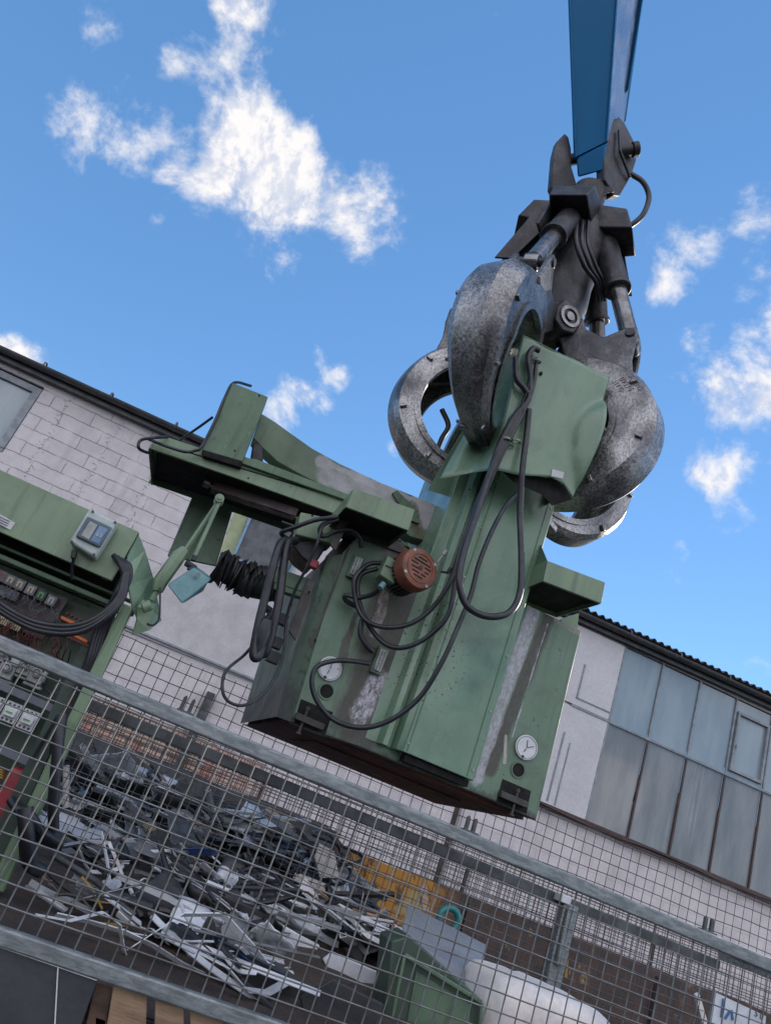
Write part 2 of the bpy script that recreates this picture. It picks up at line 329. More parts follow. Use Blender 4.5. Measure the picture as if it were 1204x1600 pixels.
def wallmat(t, b, X):
    X = t.v('ADD', X, (0, 0, -1.65))
    sx = t.n('ShaderNodeSeparateXYZ'); t.put(sx.inputs[0], X)
    cx = t.n('ShaderNodeCombineXYZ')
    wn = t.n('ShaderNodeTexNoise'); t.put(wn.inputs['Vector'], X); wn.inputs['Scale'].default_value = 5.; wn.inputs['Detail'].default_value = 5
    wv_ = t.v('SCALE', t.v('SUBTRACT', wn.outputs['Color'], (.5,.5,.5)), sc=.045)
    t.put(cx.inputs[0], sx.outputs[0]); t.put(cx.inputs[1], sx.outputs[2]); vec = t.v('ADD', cx.outputs[0], wv_)
    def bricks(w_, h, m_, off=.5, of=2):
        d = t.n('ShaderNodeTexBrick'); t.put(d.inputs['Vector'], vec); d.inputs['Scale'].default_value = 1; d.inputs['Brick Width'].default_value = w_; d.inputs['Row Height'].default_value = h
        d.inputs['Mortar Size'].default_value = m_; d.inputs['Mortar Smooth'].default_value = .3; d.offset = off; d.offset_frequency = of; d.inputs['Color1'].default_value = (0,0,0,1); d.inputs['Color2'].default_value = (1,1,1,1); return d
    B1 = bricks(.74, .25, .007, .36); B2 = bricks(.46, .25, .007)
    n = t.noise(X, 3, 8, .65); fine = t.noise(X, 24, 6, .7)
    c = t.mix(t.ss(n, .3, .7), (.585,.555,.565), (.475,.45,.46)); c = t.mix(t.m('MULTIPLY', B1.outputs['Color'], .3), c, (.68,.63,.62))
    up = t.ss(sx.outputs[2], 1.55, 1.6); lef = t.ss(sx.outputs[0], .35, .25)
    blk = t.m('MULTIPLY', up, lef)
    jn = t.m('MULTIPLY', t.m('MULTIPLY', B1.outputs['Fac'], t.ss(n, .42, .52)), blk); c = t.mix(t.m('MULTIPLY', jn, .62), c, (.10,.09,.10))
    # ragged columns of open joints climbing through the blockwork
    zz = t.m('ADD', sx.outputs[0], t.m('MULTIPLY', t.m('SUBTRACT', t.noise(t.scl(X, .1, 1, 1), 4.1, 3, .8), .5), .7))
    cr = t.m('ABSOLUTE', t.m('SUBTRACT', t.m('MODULO', t.m('ADD', zz, 20), .93), .46)); ck = t.m('MULTIPLY', t.ss(cr, .055, .0), t.m('MULTIPLY', t.ss(fine, .5, .56), blk)); c = t.mix(t.m('MULTIPLY', ck, .7), c, (.13,.12,.14))
    low = t.m('SUBTRACT', 1., up); j2 = t.m('MULTIPLY', t.m('MULTIPLY', B2.outputs['Fac'], low), .35); c = t.mix(j2, c, (.28,.26,.27))
    # bare bricks near the ground at the left
    lowb = t.ss(t.m('ADD', sx.outputs[2], t.m('MULTIPLY', t.m('SUBTRACT', n, .5), .5)), .42, .30); lb = t.m('MULTIPLY', lowb, t.ss(t.m('ADD', sx.outputs[0], t.m('MULTIPLY', n, 1.)), 2.9, 2.2))
    BB = bricks(.26, .12, .014); bc = t.mix(BB.outputs['Color'], (.50,.38,.29), (.44,.27,.21)); bc = t.mix(t.m('MULTIPLY', t.ss(t.noise(X, 1.3, 5, .7), .52, .6), .8), bc, (.40,.13,.09)); bc = t.mix(BB.outputs['Fac'], bc, (.16,.14,.13)); c = t.mix(lb, c, bc)
    sn = t.ss(t.noise(t.scl(X, 1, 1, .18), 2.6, 7, .68), .52, .72); c = t.mix(t.m('MULTIPLY', sn, .38), c, (.30,.28,.28)); pt = t.ss(t.noise(X, 1.1, 3, .5), .58, .6); c = t.mix(t.m('MULTIPLY', pt, .12), c, (.72,.70,.70))
    sp = t.ss(fine, .66, .70); c = t.mix(t.m('MULTIPLY', sp, .6), c, (.2,.18,.18))
    t.put(b.inputs['Base Color'], c); b.inputs['Roughness'].default_value = .8
    h = t.m('SUBTRACT', t.m('MULTIPLY', fine, .4), t.m('ADD', t.m('MULTIPLY', B1.outputs['Fac'], blk), t.m('MULTIPLY', BB.outputs['Fac'], lb))); bump(t, b, h, .9, .03)
M['wall'] = mat('painted_block_wall', wallmat)
M['plaster'] = simple('chipped_pale_plaster', (.60,.58,.59), (.51,.49,.50), .75, 0, 3, .3, fine=True)
M['whitepanel'] = simple('pale_wall_panel', (.62,.61,.63), (.56,.55,.575), .6, 0, 1.5, .1)
def pane(c1, c2, rough=.16, spec=.5):
    def f(t, b, X):
        n = t.noise(t.scl(X, 1, 1, .25), 2.2, 6, .6); st_ = t.ss(t.noise(t.scl(X, 3, 3, .12), 3, 5, .6), .6, .74)
        c = t.mix(t.ss(n, .35, .65), c1, c2); c = t.mix(t.m('MULTIPLY', st_, .35), c, (.45,.5,.52)); t.put(b.inputs['Base Color'], c)
        b.inputs['Roughness'].default_value = rough; b.inputs['Coat Weight'].default_value = .6; b.inputs['Coat Roughness'].default_value = .04
        bump(t, b, t.noise(X, 1.6, 2), .05, .03)
    return f
M['pane_sky_blue'] = mat('wired_glass_sky_tint', pane((.21,.27,.305), (.27,.33,.355)))  # sky reflection of the upper panes is put into the base blue
M['pane_grey'] = mat('wired_glass_lower', pane((.15,.158,.158), (.23,.235,.23)))
M['pane_dirty'] = simple('mottled_dirty_glass', (.12,.14,.15), (.07,.075,.08), .35, 0, 5, .2)
M['lime'] = simple('yellow_green_board', (.42,.47,.27), (.34,.4,.22), .6)

# ------------------------------------------------------------------ ground
g = MB(); N = 24
g.add([(-400,-400,-1.65), (400,-400,-1.65), (400,400,-1.65), (-400,400,-1.65)], [(0,1,2,3)])
tag(obj('ground', g, M['asphalt']), 'dark yard asphalt under the trailer and scrap', kind='structure')

# ------------------------------------------------------------------ warehouse
W = 13.0
bld = thing('warehouse', (0, 13, -1.65), 'long white painted block warehouse with glazed bays behind the scrap yard', 'building')
EV = 5.03
def bx(a, b): return MB().box(a, b)
wall = MB()
# wall as pieces round the window openings: left pier, below sill, columns
wall.box((-4.2, W, -1.65), (7.0, W+.3, EV)); 
wall.box((-14, W, -1.65), (-4.2, W+.3, 3.42)); wall.box((-14, W, EV-.25), (-4.2, W+.3, EV))
wall.box((7.0, W, -1.65), (26, W+.3, 1.48)); wall.box((7.001, W+.01, 1.48), (7.92, W+.3, EV+.02)); wall.box((7.0, W, EV+.02), (26, W+.3, EV+.12))
obj('wall', wall, M['wall'], bld)
obj('back_wall', MB().box((-14, 24, -1.65), (26, 24.3, EV)), M['wall'], bld)
obj('side_wall', MB().box((-14.3, W, -1.65), (-14.0, 24.3, EV)), M['wall'], bld)
obj('side_wall', MB().box((26.0, W, -1.65), (26.3, 24.3, EV)), M['wall'], bld)
obj('interior_floor', MB().box((-13.9, W+.35, 1.2), (25.9, 23.9, 1.25)), M['heap'], bld)
# roof: corrugated sheet with a low pitch
rf = MB(); nx = 1240; vs = []; x0, x1 = -14.6, 26.6
for i in range(nx+1):
    x = x0+(x1-x0)*i/nx; h = .034*_s(2*math.pi*x/.177)
    vs += [(x, W-.30, EV+.27+h), (x, 24.6, EV+1.55+h)]
rf.add(vs, [(2*i, 2*i+2, 2*i+3, 2*i+1) for i in range(nx)])
obj('roof', rf, M['roof'], bld, smooth=True, solid=.012)
# gutter: half round with lip and brackets
gu = MB(); pr = []
for k in range(9): a = math.pi+math.pi*k/8; pr.append((.085*_c(a), .085*_s(a)))
pr = pr+[(.078*_c(math.pi+math.pi*k/8), .078*_s(math.pi+math.pi*k/8)) for k in range(8, -1, -1)]
vs = [(xx, W-.26+p[0], EV+.18+p[1]) for xx in (x0, x1) for p in pr]; n_ = len(pr)
gu.add(vs, [tuple(range(n_))]+[tuple(range(2*n_-1, n_-1, -1))]+[(k, k+n_, (k+1) % n_+n_, (k+1) % n_) for k in range(n_)])
gobj = obj('gutter', gu, M['gutter'], bld, smooth=40)
br = MB()
for k in range(34):
    x = -14+k*1.21; br.ring((x, W-.26, EV+.18), (1,0,0), .086, .094, .03, 20)
obj('gutter_bracket', br, M['gutter'], bld)['kind'] = 'stuff'
obj('fascia', MB().box((x0, W-.16, EV+.02), (x1, W-.02, EV+.16)), M['gutter'], bld)
for o_ in [c for c in bld.children if c.name.split('.')[0] in ('roof','gutter','gutter_bracket','fascia')]:
    for v_ in o_.data.vertices: v_.co.z += .0142*v_.co.x-.11-(.13*max(0, min(1, (6.6-v_.co.x)/1.5)) if 'roof' in o_.name else 0)
# left bay window at the top left corner
wl = obj('window', MB().box((-7.2, W+.05, 3.47), (-4.3, W+.09, 4.62)), M['pane_sky_blue'], bld)
f_ = MB(); f_.box((-7.3, W-.01, 4.62), (-4.21, W+.12, 4.74)); f_.box((-7.3, W-.012, 3.41), (-4.21, W+.12, 3.48)); f_.box((-4.33, W-.02, 3.48), (-4.21, W+.1, 4.62)); f_.box((-5.8, W-.02, 3.48), (-5.73, W+.1, 4.62))
obj('window_frame', f_, M['frame_grey'], wl, bevel=.006)
obj('lintel', MB().box((-7.6, W-.03, 4.76), (-4.21, W+.1, 4.77+.005+.01)), M['gutter'], bld)
# white plaster field and ledge
obj('plaster_field', MB().prism(P([(245,886),(300,860),(380,888),(700,1010),(700,1190),(195,984)], W-.035), (0,.03,0)), M['plaster'], bld, bevel=.004)
obj('ledge', MB().box((-1.3, W-.08, 1.545), (6.4, W-.002, 1.585)), M['frame_grey'], bld, bevel=.006)
# small middle window seen under the machine arm
mw = obj('window', MB().prism(P([(397,803),(480,832),(446,905),(365,873)], W-.012), (0,.01,0)), M['pane_dirty'], bld)
f_ = MB()
for a, b in (((395,800),(364,872)), ((362,871),(448,907)), ((395,800),(482,831)), ((447,905),(484,832))):
    f_.bar(V(*a, W-.05), V(*b, W-.05), .05, .09, (0,1,0))
obj('window_frame', f_, M['palepipe'], mw, bevel=.006)
obj('window_sill', MB().bar(V(358,884,W-.09), V(440,914,W-.09), .05, .16, (0,0,1)), M['frame_brown'], mw)
obj('board', MB().prism(P([(368,797),(388,803),(366,868),(345,862)], W-.02), (0,.018,0)), M['lime'], bld)
# right: white filled bays
for (xa, xb, za, zb) in ((5.85,7.90,3.47,5.0), (5.85,7.90,1.55,3.42)):
    obj('wall_panel', MB().box((xa, W-.06, za), (xb, W-.002, zb)), M['whitepanel'], bld, bevel=.004)
pf = MB(); pf.box((7.06,W-.075,3.42),(7.9,W-.05,3.465)); pf.box((7.12,W-.075,3.62),(7.15,W-.062,4.3)); pf.box((7.12,W-.075,3.6),(7.9,W-.062,3.625)); pf.box((7.05,W-.075,1.6),(7.08,W-.062,2.9)); pf.box((7.22,W-.075,1.58),(7.24,W-.062,2.75))
obj('panel_batten', pf, M['frame_grey'], bld)
# glazing grid
CX = [7.93+.93*k for k in range(16)]
for k in range(15):
    xa, xb = CX[k], CX[k+1]
    vent = (k % 4 == 3)
    wu = obj('window', MB().box((xa+.02, W-.005, 3.47), (xb-.02, W+.015, EV-.02)), M['pane_sky_blue'], bld)
    tm = MB(); tm.box((xa-.018, W-.045, 3.47), (xa+.018, W-.006, EV)); obj('window_frame', tm, M['frame_grey'], wu, bevel=.004)
    if vent:
        cf = MB()
        for (a, b) in (((xa+.06, 3.55),(xb-.06,3.61)), ((xa+.06,4.72),(xb-.06,4.78)), ((xa+.06,3.61),(xa+.12,4.72)), ((xb-.12,3.61),(xb-.06,4.72))): cf.box((a[0], W-.07, a[1]), (b[0], W-.004, b[1]))
        cf.box((xa+.1, W-.1, 4.0), (xa+.12, W-.07, 4.1))
        obj('casement', cf, M['frame_grey'], wu, bevel=.004)
    wlw = obj('window', MB().box((xa+.02, W-.005, 1.56), (xb-.02, W+.015, 3.42)), M['pane_grey'], bld)
    tm = MB(); tm.box((xa-.02, W-.045, 1.56), (xa+.02, W-.006, 3.42)); obj('window_frame', tm, M['frame_brown'] if k else M['frame_grey'], wlw, bevel=.004)
obj('transom', MB().box((7.9, W-.05, 3.42), (22, W-.004, 3.47)), M['frame_grey'], bld, bevel=.004)
obj('window_sill', MB().box((6.9, W-.12, 1.49), (22, W-.003, 1.55)), M['frame_brown'], bld, bevel=.008)
ww = MB()
for j, (dz, dy) in enumerate(((-.03,.13),(.0,.15))):
    ww.tube(spline([(6.9+i*.8, W-dy, 1.49+dz+.025*_s(i*1.7+j*2)) for i in range(19)], 4), .014, 6)
obj('cable', ww, M['frame_brown'], bld, smooth=True)
hole = MB(); c = V(992, 1243, W-.012); hole.prism([c+Vector(q) for q in ((-.03,0,-.13),(.03,0,-.05),(.05,0,.03),(.02,0,.14),(-.02,0,.06))], (0,.005,0))
obj('broken_corner', hole, M['hole'], bld)
dp = MB(); dp.box((5.52, W-.10, -1.6), (5.66, W-.003, 1.4)); obj('pilaster', dp, M['plaster'], bld, bevel=.006)
obj('pilaster_dark_joint', MB().box((5.42, W-.012, -1.6), (5.50, W-.002, 1.35)), M['dirt_steel'], bld)  # dark strip for the gap beside the pilaster
rp = MB(); rp.box((.60, W-.14, -1.6), (.74, W-.003, 1.1)); obj('rusty_stanchion', rp, M['galv_old'], bld)

# ------------------------------------------------------------------ mesh fence standing before the wall
FY = 10.0
fen = thing('wire_fence', (3, FY, -1.65), 'tall dark wire mesh fence standing close to the white wall', 'fence')
fm = MB(); sp = .155
zt = 1.10
random.seed(3)
for i in range(int(15/sp)):
    x = -2.2+i*sp; j = [random.uniform(-.012,.012) for _ in range(4)]
    fm.tube([(x+j[0],FY,-1.6),(x+j[1],FY,-.6),(x+j[2],FY,.4),(x+j[3],FY,zt+random.uniform(-.02,.03))], .0055, 4, False)
for k in range(int(2.7/sp)+1):
    z = zt-.02-k*sp; fm.tube([(-2.2+q*.75, FY-.006, z+random.uniform(-.018,.018)) for q in range(21)], .0055, 4, False)
obj('wire_mesh', fm, M['wire_dark'], fen)
fm = MB()
for i in range(int(15/.0775)):
    x = -2.2+i*.0775; fm.tube([(x,FY+.25,-1.6),(x,FY+.25,.28)], .005, 4, False)
for k in range(24): fm.tube([(-2.2,FY+.245,.27-k*.0775),(12.8,FY+.245,.27-k*.0775)], .005, 4, False)
o = obj('wire_mesh', fm, simple('rusty_fence_wire', (.13,.06,.045), (.07,.05,.045), .7), fen); o['label'] = 'finer rusty lower mesh'
pp_ = MB()
for x in (-1.4, 1.6, 4.6, 7.6, 10.6): obj('fence_post', MB().box((x-.02,FY+.01,-1.65),(x+.02,FY+.05,.15)), M['wire_dark'], fen)

# ------------------------------------------------------------------ rusty bay wall behind the scrap
bay = thing('bay_wall', (0, 7, -1.65), 'long rusty steel retaining wall with flaking yellow paint behind the scrap heap', 'wall')
BY = 7.4
bw = MB(); n_ = 60; xs = [-3+i*(14/n_) for i in range(n_+1)]
vs = []
for x in xs:
    z = (-.09 if x < 2.1 else -.21)+.02*mnoise.noise(Vector((x*1.7,0,0)))
    vs += [(x,BY,-1.65),(x,BY+.012*_s(x*9),z),(x,BY+.14,z),(x,BY+.14,-1.65)]
bw.add(vs, [(4*i+q, 4*i+4+q, 4*i+4+(q+1) % 4, 4*i+(q+1) % 4) for i in range(n_) for q in range(4)])
obj('wall_plate', bw, M['rusty'], bay)
cp = MB(); cp.box((-3, BY-.05, -.34), (2.0, BY-.005, -.10)); o = obj('top_rail', cp, M['galv_old'], bay, bevel=.01)
cp = MB()
for k in range(8): cp.box((2.4+k*1.1, BY-.045, -1.6), (2.46+k*1.1, BY-.004, -.27))
obj('rib', cp, M['rusty'], bay)

# ------------------------------------------------------------------ cage trailer
TN, TF = 2.3, 4.5
tr = thing('cage_trailer', (.8, 3.4, -1.65), 'galvanised cage trailer with wire mesh sides in the foreground', 'trailer')
XL, XR = -1.9, 3.9
ZT, ZB = .083, -.545
def zt_(x): return .100-.011*(x+.35)
r = MB(); r.bar((XL,TN,zt_(XL)), (XR,TN,zt_(XR)), .030, .042); obj('top_rail', r, M['galv'], tr, bevel=.006)
r = MB(); r.bar((XL,TN,ZB), (XR,TN,ZB), .030, .042); obj('bottom_rail', r, M['galv'], tr, bevel=.006)
def mesh_side(y, x0, x1, z0, ztf, sp, r, jit=.002):
    m_ = MB(); x = x0
    while x < x1:
        a = random.uniform(-jit, jit); m_.tube([(x,y,z0),(x+a,y+a,(z0+ztf(x))/2),(x,y,ztf(x))], r, 6, False); x += sp
    z = z0+sp*.9
    while z < ztf(x0)-.02:
        m_.tube([(x0+q*(x1-x0)/16, y-2*r, z+random.uniform(-jit,jit)-(q/16*.04 if z > -.2 else 0)) for q in range(17)], r, 6, False); z += sp
    return m_
obj('wire_mesh', mesh_side(TN, XL, XR, ZB+.02, lambda x: zt_(x)-.02, .0505, .0024), simple('near_galvanised_wire', (.22,.24,.25), (.12,.115,.11), .5, .4, 9, .1), tr)
ft = lambda x: .075-.013*x
r = MB(); r.bar((XL,TF,ft(XL)), (XR,TF,ft(XR)), .04, .062); obj('top_rail', r, M['galv_old'], tr, bevel=.006)
r = MB(); r.bar((XL,TF,-.60), (XR,TF,-.60), .04, .055); obj('bottom_rail', r, M['galv_old'], tr, bevel=.006)
obj('wire_mesh', mesh_side(TF, XL, XR, -.60, lambda x: ft(x)-.02, .0505, .0024), M['galv_wire'], tr)
obj('bed', MB().box((XL, TN+.06, -.70), (XR, TF-.03, -.635)), M['soil'], tr)
for xx in (XL, XR):
    r = MB(); r.bar((xx, TN+.04, ZT), (xx, TF-.03, ZT), .05, .05); r.bar((xx, TN+.04, ZB), (xx, TF-.03, ZB), .05, .05); obj('end_frame', r, M['galv'], tr)
cp = MB(); pc = V(885, 1450, TF-.1)
cp.box((pc.x-.05, TF-.10, -.64), (pc.x+.05, TF-.03, ft(pc.x)+.0)); cp.box((pc.x-.035, TF-.13, -.3), (pc.x+.01, TF-.103, ft(pc.x)-.02))
obj('corner_post', cp, M['galv'], tr, bevel=.008)
cp = MB(); cp.box((pc.x-.085, TF-.115, ft(pc.x)-.01), (pc.x-.02, TF-.02, ft(pc.x)+.035)); obj('post_cap', cp, M['white_plastic'], tr, bevel=.005)
for (px, py) in ((288,1112),(727,1313),(1100,1468)):
    c = V(px, py, TN+.05); c.z = zt_(c.x)+.024; r = MB()
    for s in (-1, 1):
        r.prism([c+Vector((s*.013-.006,0,-.005)), c+Vector((s*.013+.006,0,-.005)), c+Vector((s*.013+.006,0,.040)), c+Vector((s*.013,0,.046)), c+Vector((s*.013-.006,0,.040))], (0,-.012,0))
    r.box(c+Vector((-.024,-.02,-.004)), c+Vector((.03,.012,.004)))
    obj('latch_bracket', r, M['galv_old'], tr, bevel=.002)
# dark side board below the rail, with worn white edges
sb = MB(); sb.prism(P([(-700,1235),(152,1531),(-120,2300),(-1100,1900)], TN-.004), (0,.022,0)); obj('side_board', sb, M['tarp'], tr)
sb = MB(); sb.bar(V(-700,1236,TN-.008), V(152,1531,TN-.008), .004, .004, (0,1,0)); sb.bar(V(91,1511,TN-.008), V(84,1640,TN-.008), .003, .003, (0,1,0)); obj('worn_edge', sb, M['white_plastic'], tr)
ax = MB(); ax.box((XL,TN+.1,-.82),(XR,TN+.2,-.705)); ax.box((XL,TF-.2,-.82),(XR,TF-.1,-.705)); obj('chassis', ax, M['galv_old'], tr)
for yy in (TN+.15, TF-.15):
    for xx in (1.9, 2.8):
        o = obj('wheel', MB().cyl((xx,yy-.1,-1.33),(xx,yy+.1,-1.33), .32, n=32), M['rubber'], tr, bevel=.03); obj('rim', MB().cyl((xx,yy-.105,-1.33),(xx,yy+.105,-1.33), .17, n=24), M['galv_old'], o)

# pallet leaning below the rail
pa = thing('pallet', V(300,1600,TN+.05), 'pale wooden pallet standing under the trailer rail at the bottom edge', 'pallet')
slats = [((178,1538),(230,1556),(225,1700),(150,1700)), ((243,1560),(287,1575),(290,1700),(238,1700)), ((297,1578),(348,1596),(362,1700),(300,1700)), ((360,1600),(400,1612),(420,1700),(372,1700))]
for q in slats: obj('plank', MB().prism(P(q, TN+.02), (0,.022,0)), M['wood'], pa, bevel=.003)
obj('block', MB().prism(P([(150,1535),(176,1540),(150,1700),(110,1700)], TN+.045), (0,.12,0)), M['wood_dark'], pa, bevel=.003)
obj('stringer', MB().prism(P([(150,1590),(420,1680),(420,1730),(150,1640)], TN+.045), (0,.08,0)), M['wood_dark'], pa)
# ------------------------------------------------------------------ excavator boom
ex = thing('excavator_arm', V(921, 260, 4.45), 'blue hydraulic excavator stick reaching down from the top of the picture', 'excavator arm')
def ext(a, b, k): return [p+(q-p)*k for p, q in zip(a, b)]
bot = [V(899,246,4.52), V(946,222,4.32), V(974,190,4.72)]; bot.append(bot[0]+bot[2]-bot[1])
top = [V(890,0,4.40), V(962,0,4.18), V(1001,0,4.66)]; top.append(top[0]+top[2]-top[1])
far_ = ext(bot, top, 2.6)
b = MB(); b.hexa(bot, far_); st_ = obj('stick', b, M['blue'], ex, bevel=.008)
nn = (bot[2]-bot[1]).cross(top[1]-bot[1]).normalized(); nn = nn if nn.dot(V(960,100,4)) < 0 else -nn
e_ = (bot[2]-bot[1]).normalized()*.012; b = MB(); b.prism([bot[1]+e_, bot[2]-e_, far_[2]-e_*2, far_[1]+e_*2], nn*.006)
obj('side_glare_plate', b, simple('scuffed_glare_blue_side', (.30,.38,.50), (.20,.28,.40), .28, .6, 4, .1, st=(1,1,.3)), st_, bevel=.003)  # glare on the side face is put into a paler, scuffed blue
b = MB()
low = [V(901,278,4.54), V(943,266,4.34), V(968,236,4.7)]; low.append(low[0]+low[2]-low[1]); b.hexa(low, [p+(q-p)*.96 for p, q in zip(low, bot)]); obj('stick_nose', b, M['blue'], ex, bevel=.02)
b = MB()   # weld flanges along the edges
for i in range(3):
    d = (bot[i]-(bot[0]+bot[2])/2).normalized()*.012
    b.bar(bot[i]+d, far_[i]+d, .012, .03, (0,1,0))
obj('edge_flange', b, M['blue'], ex)
d2 = (bot[2]-bot[1]).normalized(); b = MB()
q0, q1 = V(981,140,4.56), V(1003,0,4.50); b.hexa([q0, q0+d2*.07, q0+d2*.07+Vector((0,.25,0)), q0+Vector((0,.25,0))], ext([q0, q0+d2*.07, q0+d2*.07+Vector((0,.25,0)), q0+Vector((0,.25,0))], [q1, q1+d2*.07, q1+d2*.07+Vector((0,.25,0)), q1+Vector((0,.25,0))], 2.5)); obj('linkage_bar', b, M['blue'], ex, bevel=.006)
nrm = (bot[2]-bot[1]).cross(top[1]-bot[1]).normalized(); nrm = nrm if nrm.dot(V(960,100,4)) < 0 else -nrm
def onright(px, py):  # spot on the right side face of the stick
    d = ray(px, py); return d*((bot[1]).dot(nrm)/d.dot(nrm))
lb = [onright(968,140), onright(977,150), onright(972,177), onright(965,176)]; b = MB(); b.prism([p+nrm*.008 for p in lb], nrm*.002); obj('label', b, M['yellow_label'], ex)
wl_ = MB(); wl_.tube([onright(961,95)+nrm*.008, onright(972,108)+nrm*.008, onright(980,126)+nrm*.008], .004, 6); obj('weld_seam', wl_, M['blue'], ex)

# ------------------------------------------------------------------ grab
X0, Y0 = V(925, 290, 4.5).x, 4.5
ZH = 3.824
def C0(z): return Vector((X0, Y0, z))
gr = thing('orange_peel_grab', C0(ZH), 'worn dark steel five tined grab hanging from the blue arm and clutching the green machine', 'grab')
# rotator cross head: two cheek plates, pin, cross beam
def plate(pts, v, dv, name, m_=None, bevel=.008, par=None): return obj(name, MB().prism(P(pts, v), (0, dv, 0)), M[m_ or 'grab_dark'], par or gr, bevel=bevel)
plate([(882,208),(888,214),(892,232),(893,262),(900,285),(896,300),(878,310),(868,304),(861,290),(865,240),(870,220)], 4.56, .08, 'cheek_plate', bevel=.012)
b = MB(); pl = [V(967,182,4.42), V(975,192,4.46), V(990,220,4.5), V(994,250,4.5), V(986,275,4.46), V(968,306,4.42), V(958,305,4.38), V(944,280,4.33), V(944,248,4.33), V(952,196,4.36)]
b.prism(pl, (-.03,.09,0)); obj('cheek_plate', b, M['grab_dark'], gr, bevel=.012)
b = MB(); b.tube([V(966,204,4.38), V(968,236,4.36), V(984,278,4.42)], .014, 6); obj('cheek_rib', b, M['grab_dark'], gr)
b = MB(); a_ = V(878,252,4.64); c_ = V(982,235,4.42); ax_ = (c_-a_).normalized(); b.cyl(a_-ax_*.04, c_+ax_*.03, .052, n=24); b.cyl(c_+ax_*.03, c_+ax_*.085, .066, n=24); obj('pivot_pin', b, M['grab_dark'], gr, bevel=.006)
b = MB(); b.hexa([V(876,312,4.5), V(960,300,4.35), V(962,300,4.6), V(880,312,4.75)], [V(874,296,4.5), V(946,276,4.35), V(948,276,4.6), V(878,296,4.75)]); obj('cross_beam', b, M['grab_dark'], gr, bevel=.01)
b = MB(); b.cyl(C0(5.08), C0(5.44), .13, .15, 28); b.cyl(C0(5.0), C0(5.09), .19, n=28); obj('rotator', b, M['grab_dark'], gr, bevel=.01)
b = MB(); q = V(890,300,4.36); b.cyl(q, q+Vector((0,-.03,0)), .022, n=14); obj('grease_cap', b, M['teal'], gr)
# bell shaped body
b = MB(); prof = [(5.02,.14),(4.92,.22),(4.75,.235),(4.55,.215),(4.35,.205),(4.15,.215),(3.98,.20),(3.86,.16),(3.74,.10)]
b.tube([C0(z) for z, _ in prof], [r_*1.28 for _, r_ in prof], 32); obj('body', b, M['grab_dark'], gr, smooth=40)
P_ = dict(rc=.706, zc=-.826, Rt=.594, w=.181, rp=.288)
AZ = [-36.2, -108.2, 49.0, 107.8, 180.]
DL = [.004, -.458, -.29, -.068, -.2]
LB = ['front tine with its tip pressed on the left of the green hood', 'left tine curling round empty sky', 'right tine with cast lettering on its side', 'rear right tine below the right one', 'rear tine hidden behind the hood']
TS, NS = 201., 90
DEP = [.225, .18, .27, .19, .2]
def tfr(i):
    a = R_(AZ[i]); er = Vector((_s(a), -_c(a), 0)); et = Vector((_c(a), _s(a), 0)); dl = DL[i]
    def f(r_, z, t=0.):
        c, s = _c(dl), _s(dl); r2 = P_['rp']+(r_-P_['rp'])*c-z*s; z2 = (r_-P_['rp'])*s+z*c
        return C0(ZH)+er*r2+et*t+Vector((0,0,z2))
    return f
